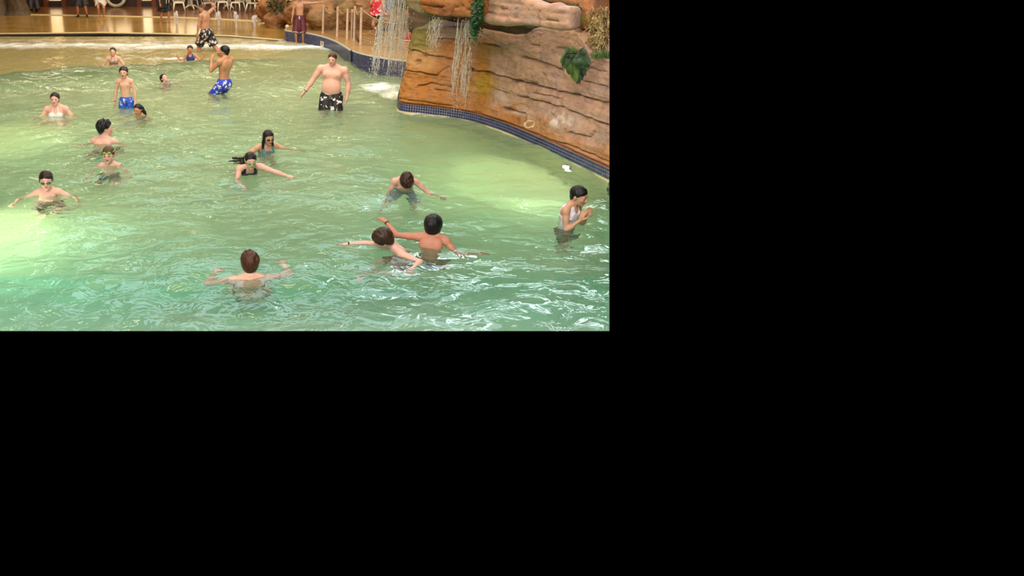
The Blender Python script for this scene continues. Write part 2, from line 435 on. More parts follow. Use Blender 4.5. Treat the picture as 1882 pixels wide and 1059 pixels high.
mb.box(((x + 9.0) / 2, YB + .15, 1.6), (9.0 - x, .3, 3.2))
wl = mb.build('wall_back', m_wall, smooth=False); tag(wl, kind='structure'); clip_obj(wl)
for k, (a, bb) in enumerate(edges):
    mb = MB(); mb.box(((a + bb) / 2, YB + .22, 1.75), (bb - a, .04, 2.9))
    wn = mb.build('window_%d' % (k + 1), m_lit, smooth=False); tag(wn, kind='structure')
    mb = MB(); mb.box(((a + bb) / 2, YB + .05, .14), (bb - a + .12, .3, .28)); s = mb.build('sill', m_sill, wn, smooth=False)
    for xx in (a, bb):
        mb = MB(); mb.box((xx, YB - .05, 1.6), (.22, .3, 3.2)); mb.build('jamb', m_post, wn, smooth=False)
for k, (ua, ub, za_, zb_) in enumerate(((174, 242, 1.0, 2.8), (304, 374, .95, 2.8))):       # glazed panels above the dado, just over the picture's edge
    a, bb = wx(ua), wx(ub); mb = MB(); mb.box(((a + bb) / 2, YB - .02, (za_ + zb_) / 2), (bb - a, .06, zb_ - za_)); wn = mb.build('window_%d' % (6 + k), m_lit, smooth=False); tag(wn, kind='structure')
    for zz in (za_, zb_):
        mb = MB(); mb.box(((a + bb) / 2, YB - .05, zz), (bb - a + .2, .14, .10)); mb.build('rail', m_post, wn, smooth=False)
    for xx in (a, (a + bb) / 2, bb):
        mb = MB(); mb.box((xx, YB - .05, (za_ + zb_) / 2), (.10, .14, zb_ - za_)); mb.build('stile', m_post, wn, smooth=False)
mb = MB(); mb.box((-6, YB + .4, 6.2), (40, .3, 6.0)); u = mb.build('wall_back_upper', m_upper, smooth=False); tag(u, kind='structure')
mb = MB(); mb.box((-6, 18, 9.4), (44, 50, .3)); c = mb.build('ceiling', m_upper, smooth=False); tag(c, kind='structure')
mb = MB(); mb.box((-20.2, 18, 4.6), (.3, 50, 9.4)); c = mb.build('wall_left', m_upper, smooth=False); tag(c, kind='structure')
# ------------------------------------------------------------------ organic surfaces: signed distance fields -> naive surface nets
def surface_nets(d, lo, vox):
    s = d < 0
    nx, ny, nz = d.shape
    c = np.zeros((nx - 1, ny - 1, nz - 1), np.int8)
    for a in (0, 1):
        for b in (0, 1):
            for e in (0, 1): c += s[a:nx - 1 + a, b:ny - 1 + b, e:nz - 1 + e]
    act = (c > 0) & (c < 8)
    I, J, K = np.nonzero(act)
    if len(I) == 0: return np.zeros((0, 3)), np.zeros((0, 4), int)
    idx = np.full(act.shape, -1, np.int64); idx[I, J, K] = np.arange(len(I))
    acc = np.zeros((len(I), 3)); cnt = np.zeros(len(I))
    corners = [(a, b, e) for a in (0, 1) for b in (0, 1) for e in (0, 1)]
    vals = {q: d[I + q[0], J + q[1], K + q[2]] for q in corners}
    for p in corners:
        for ax in range(3):
            if p[ax] == 0:
                q = list(p); q[ax] = 1; q = tuple(q)
                va, vb = vals[p], vals[q]; m = (va < 0) != (vb < 0)
                t = np.where(m, va / np.where(m, va - vb, 1), 0)
                pos = np.array(p, float)[None].repeat(len(I), 0); pos[:, ax] += t
                acc[m] += pos[m]; cnt[m] += 1
    V = lo + (np.stack([I, J, K], 1) + acc / cnt[:, None]) * vox
    Q = []
    for ax in range(3):
        b, e = [(1, 2), (2, 0), (0, 1)][ax]
        sl = [slice(1, n - 1) for n in d.shape]; sl[ax] = slice(0, d.shape[ax] - 1)
        sh = list(sl); sh[ax] = slice(1, d.shape[ax])
        A, B = s[tuple(sl)], s[tuple(sh)]
        ii = np.argwhere(A != B)
        if len(ii) == 0: continue
        base = ii.copy(); base += 1; base[:, ax] -= 1
        def cell(db, de):
            q = base.copy(); q[:, b] += db; q[:, e] += de
            return idx[q[:, 0], q[:, 1], q[:, 2]]
        quad = np.stack([cell(-1, -1), cell(0, -1), cell(0, 0), cell(-1, 0)], 1)
        ins = A[tuple((ii).T)]
        quad[~ins] = quad[~ins][:, ::-1]
        Q.append(quad)
    return V, np.concatenate(Q)

class Prims(list):
    def cone(s, a, b, ra, rb, k=.02, op='u', cut=None):
        a, b = np.asarray(a, float), np.asarray(b, float)
        r = max(ra, rb)
        s.append(('c', (a, b, ra, rb, cut), np.minimum(a, b) - r, np.maximum(a, b) + r, k, op))
    def ell(s, c, r, M=None, k=.02, op='u'):
        c = np.asarray(c, float); r = np.asarray(r if hasattr(r, '__len__') else [r] * 3, float)
        M = np.eye(3) if M is None else M           # columns: the axes of the ellipsoid
        ext = np.sqrt(((M * r[None]) ** 2).sum(1))
        s.append(('e', (c, r, M), c - ext, c + ext, k, op))
def prim_d(kind, a, X):
    if kind == 'c':
        p, q, ra, rb, cut = a
        pa = X - p; ba = q - p; h = np.clip((pa @ ba) / (ba @ ba), 0, 1)
        dd = np.linalg.norm(pa - h[..., None] * ba, axis=-1) - (ra + (rb - ra) * h)
        if cut is not None: dd = np.maximum(dd, (X - cut[0]) @ cut[1])
        return dd
    c, r, M = a
    l = (X - c) @ M
    k0 = np.linalg.norm(l / r, axis=-1); k1 = np.linalg.norm(l / (r * r), axis=-1)
    return k0 * (k0 - 1) / np.maximum(k1, 1e-9)
def field(prims, vox, pad=.012, grow=0.0):
    lo = np.min([p[2] for p in prims if p[5] == 'u'], 0) - pad - grow - 2 * vox
    hi = np.max([p[3] for p in prims if p[5] == 'u'], 0) + pad + grow + 2 * vox
    n = np.ceil((hi - lo) / vox).astype(int) + 1
    d = np.full(n, .5, np.float32)
    for kind, a, plo, phi, k, op in prims:
        m = k + 2.5 * vox + grow
        i0 = np.clip(np.floor((plo - m - lo) / vox).astype(int), 0, n - 1); i1 = np.clip(np.ceil((phi + m - lo) / vox).astype(int) + 1, 1, n)
        if np.any(i1 <= i0): continue
        ax = [lo[t] + vox * np.arange(i0[t], i1[t]) for t in range(3)]
        X = np.stack(np.meshgrid(*ax, indexing='ij'), -1)
        b = prim_d(kind, a, X).astype(np.float32)
        sl = tuple(slice(i0[t], i1[t]) for t in range(3)); e = d[sl]
        if op == 'u':
            h = np.clip(.5 + .5 * (e - b) / k, 0, 1); d[sl] = e * (1 - h) + b * h - k * h * (1 - h)
        else:
            b = -b; h = np.clip(.5 - .5 * (e - b) / k, 0, 1); d[sl] = e * (1 - h) + b * h + k * h * (1 - h)
    return d, lo
def grid_pts(d, lo, vox):
    ax = [lo[t] + vox * np.arange(d.shape[t]) for t in range(3)]
    return np.stack(np.meshgrid(*ax, indexing='ij'), -1)

def rx(a): c, s = math.cos(a), math.sin(a); return np.array([[1, 0, 0], [0, c, -s], [0, s, c]])
def ry(a): c, s = math.cos(a), math.sin(a); return np.array([[c, 0, s], [0, 1, 0], [-s, 0, c]])
def rz(a): c, s = math.cos(a), math.sin(a); return np.array([[c, -s, 0], [s, c, 0], [0, 0, 1]])
D2R = math.pi / 180
def nrm(v): v = np.asarray(v, float); return v / (np.linalg.norm(v) + 1e-12)

# ------------------------------------------------------------------ people
m_skin = mat_vcol('skin', .48, .35, nscale=30, namt=.05)
m_eye = mat_vcol('eye', .15, .5)
HAIRM = {}
def hair_mat(col):
    if col not in HAIRM:
        m, nt, b, out = new_mat('hair')
        tc = N(nt, 'ShaderNodeTexCoord'); mp = N(nt, 'ShaderNodeMapping'); mp.inputs['Scale'].default_value = (75, 75, 11); L(nt, tc.outputs['Object'], mp.inputs[0])
        nz = N(nt, 'ShaderNodeTexNoise', Scale=1.0, Detail=3.0); L(nt, mp.outputs[0], nz.inputs['Vector'])
        cr = N(nt, 'ShaderNodeValToRGB'); e = cr.color_ramp.elements; c = srgb(*col)
        e[0].position = .35; e[0].color = c4([x * .5 for x in c]); e[1].position = .7; e[1].color = c4([x * 1.5 for x in c])
        L(nt, nz.outputs[0], cr.inputs[0]); L(nt, cr.outputs[0], b.inputs['Base Color'])
        b.inputs['Roughness'].default_value = .42; b.inputs['Specular IOR Level'].default_value = .35
        bp = N(nt, 'ShaderNodeBump', Strength=.9, Distance=.008); L(nt, nz.outputs[0], bp.inputs['Height']); L(nt, bp.outputs[0], b.inputs['Normal'])
        HAIRM[col] = m
    return HAIRM[col]
CLOTH = {}
def cloth(kind, *cols):
    """swimwear prints: plain / floral / blotch / hawaiian"""
    key = (kind,) + cols
    if key in CLOTH: return CLOTH[key]
    m, nt, b, out = new_mat('swimwear_' + kind); b.inputs['Roughness'].default_value = .6
    C = [c4(srgb(*c)) for c in cols]
    tc = N(nt, 'ShaderNodeTexCoord')
    if kind == 'plain':
        nz = N(nt, 'ShaderNodeTexNoise', Scale=25.0, Detail=2.0); L(nt, tc.outputs['Object'], nz.inputs['Vector'])
        mx = N(nt, 'ShaderNodeMix', data_type='RGBA'); mx.inputs[6].default_value = C[0]; mx.inputs[7].default_value = c4([x * .7 for x in C[0][:3]])
        L(nt, nz.outputs[0], mx.inputs[0]); L(nt, mx.outputs[2], b.inputs['Base Color'])
    else:
        fl_ = kind == 'fleck'; sc, th, dist = {'fleck': (13.0, .5, .8), 'floral': (9.5, .058, .1), 'blotch': (16.0, .5, .6), 'stripe': (9.0, .5, 1.5)}[kind]
        if kind == 'floral':
            nz = N(nt, 'ShaderNodeTexNoise', Scale=12.0, Detail=1.0); L(nt, tc.outputs['Object'], nz.inputs['Vector'])
            ad = N(nt, 'ShaderNodeMixRGB'); ad.inputs[0].default_value = .09; L(nt, tc.outputs['Object'], ad.inputs[1]); L(nt, nz.outputs['Color'], ad.inputs[2])
            vo = N(nt, 'ShaderNodeTexVoronoi', Scale=sc, feature='F1'); L(nt, ad.outputs[0], vo.inputs['Vector'])
            v2 = N(nt, 'ShaderNodeTexVoronoi', Scale=sc * 2.7, feature='F1'); L(nt, ad.outputs[0], v2.inputs['Vector'])
            sm = N(nt, 'ShaderNodeMath', operation='MULTIPLY'); L(nt, v2.outputs['Distance'], sm.inputs[0]); sm.inputs[1].default_value = .55
            s2 = N(nt, 'ShaderNodeMath', operation='ADD'); L(nt, vo.outputs['Distance'], s2.inputs[0]); L(nt, sm.outputs[0], s2.inputs[1])
            cr = N(nt, 'ShaderNodeValToRGB'); cr.color_ramp.interpolation = 'CONSTANT'; e = cr.color_ramp.elements
            e[0].position = 0; e[0].color = C[2] if len(C) > 2 else C[1]; e[1].position = .16; e[1].color = C[1]
            e2 = cr.color_ramp.elements.new(.60); e2.color = C[0]
            L(nt, s2.outputs[0], cr.inputs[0])
        else:
            if kind == 'stripe':
                nz = N(nt, 'ShaderNodeTexWave', Scale=sc * 1.4, Distortion=6.0); nz.inputs['Detail Scale'].default_value = 1.5
            else: nz = N(nt, 'ShaderNodeTexNoise', Scale=sc, Detail=2.0, Distortion=dist)
            L(nt, tc.outputs['Object'], nz.inputs['Vector'])
            cr = N(nt, 'ShaderNodeValToRGB'); cr.color_ramp.interpolation = 'CONSTANT'; e = cr.color_ramp.elements
            k = len(C); e[0].position = 0; e[0].color = C[0]; e[1].position = .6 if fl_ else .5; e[1].color = C[1]
            if k > 2: q = cr.color_ramp.elements.new(.68 if fl_ else .6); q.color = C[2]
            L(nt, nz.outputs[0], cr.inputs[0])
        L(nt, cr.outputs[0], b.inputs['Base Color'])
    CLOTH[key] = m
    return m

ZL_SHORT = ([-.55, -.36, -.24, -.12, -.02, .10, .16, .30, .5], [.33, .29, .20, .06, -.02, -.02, -.12, -.33, -.36])
ZL_LONG = ([-.55, -.36, -.26, -.14, -.02, .10, .2, .5], [.37, .35, .24, .08, -.05, -.30, -.5, -.55])
ZL_FRINGE = ([-.55, -.36, -.26, -.14, -.02, .10, .16, .30, .5], [.13, .13, .10, -.05, -.10, -.08, -.2, -.36, -.4])
PEOPLE = []
def person(label, u, v_w, top, Hh, yaw=0, skin=(225, 172, 145), pel=(0, 0, 0), spine=(0, 0, 0), head=(0, 0, 0),
           arms=None, legs=None, hd=.135, fat=1.0, sw=1.0, female=False, hair=None, wear=None, mouth=0.0, gear=None,
           y=None, stand=None, limb=1.0, group=None, nkz=.016):
    """u, v_w: where the body meets the water (or floor) in the photograph; top: pixel of the crown of the head"""
    if hd >= .145 and not female:
        sw *= .9; limb *= .9; fat = fat * .93 if fat < 1.1 else fat
    S = Hh; yr = yaw * D2R; RY = rz(yr)
    zf = None
    if top is None and stand is None: stand = 0.005
    if y is None: y = on_z(u, v_w, 0.0 if stand is None else stand)[1]
    # ---- frames (person frame: +x the person's left, -y forwards, z up; pelvis at the origin)
    PR = rz(pel[2] * D2R) @ rx(pel[0] * D2R) @ ry(pel[1] * D2R)             # pel[0] > 0: pelvis leans forwards
    W_ = PR @ np.array([0, 0, .075 * S])
    CR = PR @ rz(spine[2] * D2R) @ rx(spine[0] * D2R) @ ry(spine[1] * D2R)
    HR1 = PR @ rz(spine[2] * .5 * D2R) @ rx(spine[0] * .5 * D2R) @ ry(spine[1] * .5 * D2R)
    chest = W_ + HR1 @ np.array([0, 0, .05 * S]) + CR @ np.array([0, 0, .075 * S])     # middle of the rib cage
    def C(x, yy, z): return chest + CR @ (np.array([x, yy, z]) * S)
    def Pv(x, yy, z): return PR @ (np.array([x, yy, z]) * S)
    neck = C(0, .008, .108)
    HDR = CR @ rz(head[0] * D2R) @ rx(head[1] * D2R) @ ry(head[2] * D2R)     # head: yaw (+ = to own left), nod (+ = down), tilt
    hh = hd * S * 1.06
    nk = neck + (CR @ HDR.T @ HDR if False else CR) @ np.array([0, -.010, nkz]) * S
    hc = nk + HDR @ np.array([0, -.10, .47]) * hh
    def Hd(x, yy, z): return hc + HDR @ (np.array([x, yy, z]) * hh)
    # ---- place
    crown = Hd(0, .04, .5 + (hair or {}).get('t', 0) * .9)
    rc = RY @ crown
    if top is not None:
        pw = on_y(top[0], top[1], y + rc[1]); O = pw - rc; O[1] = y
    else:
        g0 = on_z(u, v_w, stand); O = np.array([g0[0], g0[1], stand + .508 * S])
    if y > 26.6: fz = .005
    else: fz = floor_z(O[1])
    if stand is not None: fz = stand
    base = np.array([O[0], O[1], fz])
    off = np.array([0, 0, O[2] - fz])                # pelvis in mesh coordinates (mesh frame: base at origin, yaw on the object)
    B = Prims()
    f = fat; k1 = .03 * S
    # torso
    B.ell(C(0, .004, 0), np.array([.092 * sw, .060 * (.5 + .5 * f), .108]) * S, CR, k=k1)
    B.ell(C(0, .012, .066), np.array([.088 * sw, .042, .046]) * S, CR, k=k1)
    WR = HR1
    B.ell(W_ + WR @ np.array([0, 0, .02 * S]), np.array([.074 * f, .054 * f, .085]) * S, WR, k=k1)
    B.ell(Pv(0, .004, .005), np.array([.084 * (.6 + .4 * f), .060 * (.6 + .4 * f), .068]) * S, PR, k=k1)
    for sx in (-1, 1): B.ell(Pv(.042 * sx, .030, -.03), np.array([.046, .044, .05]) * S, PR, k=k1)
    if f > 1.1: B.ell(W_ + WR @ np.array([0, -.030, .0]) * S, np.array([.088, .046, .080]) * S * (f - .1), WR, k=k1)
    for sx in (-1, 1):
        if female: B.ell(C(.042 * sx * sw, -.052, .005), np.array([.036, .034, .034]) * S, CR, k=.02 * S)
        else: B.ell(C(.043 * sx * sw, -.043, .022), np.array([.046, .024, .036]) * S * (.7 + .3 * f) * (1 if hd < .142 else np.array([.8, .25, .6])), CR, k=.02 * S)
        B.ell(C(.045 * sx, .046, .03), np.array([.040, .022, .055]) * S, CR, k=.025 * S)          # shoulder blades
    TORSO = Prims(B)
    B.cone(C(0, .012, .085), nk + HDR @ np.array([0, .0, .12]) * hh, .034 * S * (.55 + .45 * f), .215 * hh, k=.022 * S)
    for sx in (-1, 1): B.cone(C(.012 * sx, .014, .125), C(.082 * sx * sw, .008, .086), .022 * S, .026 * S, k=.02 * S)   # trapezius
    # arms
    wr = {}
    for sd, sx in (('L', 1), ('R', -1)):
        a = (arms or {}).get(sd) or (arms or {}).get('B') or dict(u=(.25, .05, -1), f=(.15, .3, -1))
        T = (lambda d: nrm(RY.T @ np.array(d, float))) if a.get('W') else (lambda d: nrm(CR @ np.array([d[0] * sx, -d[1], d[2]])))   # W: world directions
        ud, fd = T(a['u']), T(a['f'])
        sh = C(.108 * sx * sw, .006, .078) + ud * .0 + CR @ np.array([0, 0, max(0, nrm(a['u'])[2]) * .03 * S])
        el = sh + ud * .168 * S; wri = el + fd * .142 * S
        rl = S * limb
        B.ell(sh + ud * .012 * S, .0335 * rl, k=.026 * S)
        B.cone(sh, el, .0295 * rl, .0225 * rl, k=.016 * S)
        B.ell(sh + ud * .075 * S, np.array([.029, .029, .05]) * rl, np.stack([nrm(np.cross(ud, [.3, .5, .9])), nrm(np.cross(ud, nrm(np.cross(ud, [.3, .5, .9])))), ud], 1), k=.012 * S)
        B.cone(el, wri, .0235 * rl, .0145 * rl, k=.012 * S)
        B.ell(el + fd * .04 * S, np.array([.0245, .0245, .045]) * rl, np.stack([nrm(np.cross(fd, [.3, .5, .9])), nrm(np.cross(fd, nrm(np.cross(fd, [.3, .5, .9])))), fd], 1), k=.012 * S)
        # hand
        hdv = T(a.get('h', a['f'])); pn = T(a.get('n', (0, 0, -1) if a.get('W') else (-.3, 0, -1) if abs(fd[2]) < .75 else (-1, 0, .0)))
        pn = nrm(pn - hdv * (pn @ hdv)); lat = nrm(np.cross(hdv, pn)); thumb_side = 1 if a.get('t', 0) == 0 else a['t']
        # thumb points towards the body's forward / up side
        fw = CR @ np.array([-.4 * sx, -1, .5]); lat = lat if lat @ fw > 0 else -lat
        if thumb_side < 0: lat = -lat
        HS = S * 1.0
        Mh = np.stack([lat, pn, hdv], 1)
        B.ell(wri + hdv * .030 * HS, np.array([.0235, .0125, .034]) * HS, Mh, k=.008 * S)
        cu = a.get('c', .35); spr = a.get('s', 1.0)
        for q, (lo_, ln, out) in enumerate(((.0175, .041, .14), (.006, .046, .04), (-.0055, .043, -.06), (-.017, .034, -.17))):
            p0 = wri + hdv * .050 * HS + lat * lo_ * HS
            ang = cu * .6; dirn = nrm(hdv + lat * out * spr)
            pts = [p0]
            for seg in (.46, .30, .24):
                dd = nrm(dirn * math.cos(ang) + pn * math.sin(ang)); pts.append(pts[-1] + dd * ln * seg * HS); ang += cu
            for t in range(3): B.cone(pts[t], pts[t + 1], (.0062 - .0006 * t) * HS, (.0056 - .0006 * t) * HS, k=.0025 * S)
        tp = wri + hdv * .018 * HS + lat * .018 * HS; t1 = tp + nrm(hdv * .75 + lat * .75 + pn * .25) * .026 * HS; t2 = t1 + nrm(hdv * 1 + lat * .35 + pn * .35) * .022 * HS
        B.cone(tp, t1, .0095 * HS, .0072 * HS, k=.006 * S); B.cone(t1, t2, .007 * HS, .0055 * HS, k=.003 * S)
        wr[sd] = (el, wri, fd)
    # legs
    floor_p = -off[2]
    hips = {}
    lg = legs or {}
    for sd, sx in (('L', 1), ('R', -1)):
        hp = Pv(.050 * sx, 0, -.035); l1, l2 = .235 * S, .232 * S
        spec = lg.get(sd) or lg.get('B')
        if spec and 't' in spec:
            T = lambda d: nrm(np.array([d[0] * sx, -d[1], d[2]]))
            kn = hp + T(spec['t']) * l1; an = kn + T(spec['s']) * l2; fdir = T(spec.get('f', (0.1, 1, -.2)))
        else:
            ox, oy = (spec or {}).get('o', (.015, .0))
            an = np.array([hp[0] + ox * sx * S, hp[1] * .3 - oy * S, floor_p + .036 * S])
            dv = an - hp; dist = np.linalg.norm(dv)
            if dist > (l1 + l2) * .997:
                an = hp + dv / dist * (l1 + l2) * .997; dist = (l1 + l2) * .997
            if dist < .30 * S and not spec:           # kneeling low: shins go back along the floor
                kn = hp + nrm([.25 * sx, -.75, -.3]) * l1; kn[2] = max(kn[2], floor_p + .03 * S)
                an = kn + nrm([0, .95, -.05]) * l2; an[2] = max(an[2], floor_p + .03 * S)
            else:
                dv = an - hp; dist = np.linalg.norm(dv); ca = (l1 ** 2 + dist ** 2 - l2 ** 2) / (2 * l1 * dist)
                ax = dv / dist; fw = np.array([.18 * sx, -1, 0]); fw = nrm(fw - ax * (fw @ ax))
                kn = hp + ax * l1 * ca + fw * l1 * math.sqrt(max(0, 1 - ca * ca))
            fdir = nrm([.2 * sx, -1, 0])
        hips[sd] = (hp, kn, an)
        rl = S * limb * (.7 + .3 * f)
        B.cone(hp, kn, .052 * rl, .032 * rl, k=.026 * S)
        B.ell(hp * .68 + kn * .32, .050 * rl, k=.03 * S)
        B.cone(kn, an, .031 * rl, .0185 * rl, k=.018 * S)
        sd_ = nrm(an - kn); bk = np.array([0, 1.0, 0]); bk = nrm(bk - sd_ * (bk @ sd_) + 1e-6)
        B.ell(kn + (an - kn) * .3 + bk * .010 * S, np.array([.031, .031, .07]) * rl, np.stack([nrm(np.cross(bk, sd_)), bk, sd_], 1), k=.014 * S)
        fdir = nrm(fdir); up = nrm(np.cross(np.cross(fdir, [0, 0, 1.]), fdir)) if abs(fdir[2]) < .9 else np.array([0, 1., 0])
        hl = an - fdir * .018 * S - up * .014 * S; toe = an + fdir * .088 * S - up * .022 * S
        B.cone(an, hl, .019 * S, .021 * S, k=.012 * S); B.cone(hl, toe, .020 * S, .0135 * S, k=.014 * S)
        lt = nrm(np.cross(fdir, up))
        B.cone(an + fdir * .04 * S - up * .016 * S + lt * .010 * S, toe + lt * .012 * S, .014 * S, .011 * S, k=.01 * S)
        B.cone(an + fdir * .04 * S - up * .016 * S - lt * .010 * S, toe - lt * .012 * S, .014 * S, .012 * S, k=.01 * S)
    # head
    kh = .05 * hh
    E = lambda c, r, M=None, k=kh, op='u': B.ell(Hd(*c), np.array(r) * hh, HDR if M is None else HDR @ M, k, op)
    E((0, .055, .12), (.325, .41, .37), k=.08 * hh); E((0, -.10, -.06), (.275, .29, .34), k=.10 * hh)
    E((0, -.13, -.26), (.215, .235, .225), k=.10 * hh); E((0, -.315, -.40), (.10, .07, .08), k=.06 * hh)
    for sx in (-1, 1):
        E((.155 * sx, -.265, -.10), (.105, .09, .11), k=.07 * hh)
        E((.125 * sx, -.352, .075), (.115, .045, .038), rz(.35 * sx), k=.04 * hh)
        E((.335 * sx, .05, -.03), (.035, .085, .135), rz(-.45 * sx) @ rx(.15), k=.03 * hh)
        E((.135 * sx, -.405, .0), (.085, .060, .052), k=.04 * hh, op='s')
    B.cone(Hd(0, -.385, .05), Hd(0, -.455, -.10), .036 * hh, .055 * hh, k=.03 * hh)
    for sx in (-1, 1): E((.05 * sx, -.415, -.125), (.042, .045, .035), k=.02 * hh)
    E((0, -.372, -.225), (.105, .05, .026), k=.02 * hh); E((0, -.365, -.285 - mouth * .5), (.09, .05, .03), k=.02 * hh)
    if mouth: E((0, -.40, -.255 - mouth * .25), (.075, .08, .02 + mouth * .3), k=.015 * hh, op='s')
    s_px = pxm(O)
    vox = float(np.clip(1.0 / s_px, .0066, .0105))
    d, lo = field(B, vox)
    V, Q = surface_nets(d, lo, vox)
    # ---- colours of the skin
    base_c = np.array(srgb(*skin)); Cc = np.tile(base_c, (len(V), 1))
    lip = np.array(srgb(max(60, skin[0] - 35), max(30, skin[1] - 85), max(30, skin[2] - 65)))
    dark = np.array(srgb(*(hair['col'] if hair else (60, 40, 30)))) * .8
    hl = (V - hc) @ HDR / hh
    def mixc(mask, col): 
        m = np.clip(mask, 0, 1)[:, None]; Cc[:] = Cc * (1 - m) + col * m
    g = lambda cx, cy_, cz, rx_, ry_, rz_: 1.6 - 1.6 * ((hl[:, 0] - cx) ** 2 / rx_ ** 2 + (hl[:, 1] - cy_) ** 2 / ry_ ** 2 + (hl[:, 2] - cz) ** 2 / rz_ ** 2)
    rosy = base_c * np.array([1.0, .72, .70])
    for sx in (-1, 1): mixc(g(.18 * sx, -.3, -.12, .13, .2, .12) * .45, rosy)
    mixc(g(0, -.47, -.09, .07, .1, .07) * .4, rosy)
    mixc(g(0, -.40, -.255, .115, .12, .055) * .9, lip)
    if mouth: mixc(g(0, -.33, -.255 - mouth * .25, .075, .09, .02 + mouth * .28), np.array(srgb(70, 20, 22)))
    for sx in (-1, 1):
        mixc(g(.13 * sx, -.39, .115, .10, .12, .020) * .7, dark)
        mixc(g(.135 * sx, -.35, -.0, .10, .14, .055) * .35, base_c * .55)  # eye sockets darkened: shade put into the skin colour
        cl = (V - chest) @ CR / S
        if not female: mixc(1.5 - 1.5 * (((cl[:, 0] - .055 * sx * sw) / .009) ** 2 + ((cl[:, 2] - .012) / .008) ** 2 + (np.minimum(cl[:, 1] + .03, 0) * 0 + np.where(cl[:, 1] < -.03, 0, 9))), base_c * np.array([.72, .5, .47]))
    if gear and gear.get('shoes'):
        z = V[:, 2] + off[2]; mixc((z < .055 * S) * 2.0, np.array(srgb(28, 24, 24)))
    me = np_mesh('person', V + off, quads=Q, color=Cc)
    o = link_mesh('person', me, m_skin); o.location = base; o.rotation_euler = (0, 0, yr)
    tag(o, label, 'person', group)
    # ---- eyes
    MBx = []
    for sx in (-1, 1):
        c = Hd(.135 * sx, -.292, .0); r = .076 * hh
        th = np.linspace(0, math.pi, 9); ph = np.linspace(0, 2 * math.pi, 13)
        TT, PP = np.meshgrid(th, ph, indexing='ij')
        dirs = np.stack([np.sin(TT) * np.cos(PP), -np.cos(TT), np.sin(TT) * np.sin(PP)], -1)
        Pq = c + (dirs @ HDR.T) * r + off
        colr = np.where((TT < .64)[..., None], np.array(srgb(40, 26, 20)), np.array(srgb(186, 160, 146)))  # dark iris; eye white toned down with the lids' shadow in its colour
        link_mesh('eye', grid_mesh('eye', Pq[:, ::-1], color=colr[:, ::-1]), m_eye, o)
    # ---- hair
    if hair:
        make_hair(o, hair, hc, HDR, hh, off, S, vox, C, label)
    # ---- clothes
    for wspec in (wear or []):
        make_wear(o, wspec, dict(S=S, off=off, PR=PR, CR=CR, HR1=HR1, Pv=Pv, C=C, W_=W_, chest=chest, hips=hips, TORSO=TORSO, vox=vox, f=f, sw=sw, female=female, limb=limb))
    for sd in ('L', 'R'):
        if gear and gear.get('band' + sd):
            el, wri, fd = wr[sd]; c = wri - fd * .008 * S
            x = nrm(np.cross(fd, [.3, .5, .9])); yv = np.cross(fd, x); mb = MB(); n = 14
            rr = .0178 * S * limb
            V2 = []; 
            for k in range(n):
                a = 2 * math.pi * k / n; dirv = math.cos(a) * x + math.sin(a) * yv
                for (r_, h_) in ((rr - .004, -.007), (rr + .003, -.007), (rr + .003, .007), (rr - .004, .007)): V2.append(c + off + dirv * r_ + fd * h_)
            q = []
            for k in range(n):
                for e in range(4): q.append([k * 4 + e, ((k + 1) % n) * 4 + e, ((k + 1) % n) * 4 + (e + 1) % 4, k * 4 + (e + 1) % 4])
            mb.add(V2, q); mb.build('wristband', mat_band(gear['band' + sd]), o)
    if gear and gear.get('goggles'): make_goggles(o, gear['goggles'], Hd, HDR, hh, off)
    leg = np.linalg.norm(hips['L'][2] - hips['L'][0]) / (.467 * S)
    PEOPLE.append((label[:40], round(O[2] - fz, 2), round(S, 2), 'leg %.2f' % leg, 'pelvis pix', [round(float(a)) for a in pix(O)], 'y %.1f' % O[1], 'vox %.4f nv %d' % (vox, len(V))))
    return o
BANDM = {}
def mat_band(c):
    if c not in BANDM: BANDM[c] = mat_plain('wristband_rubber', srgb(*c), .4)
    return BANDM[c]

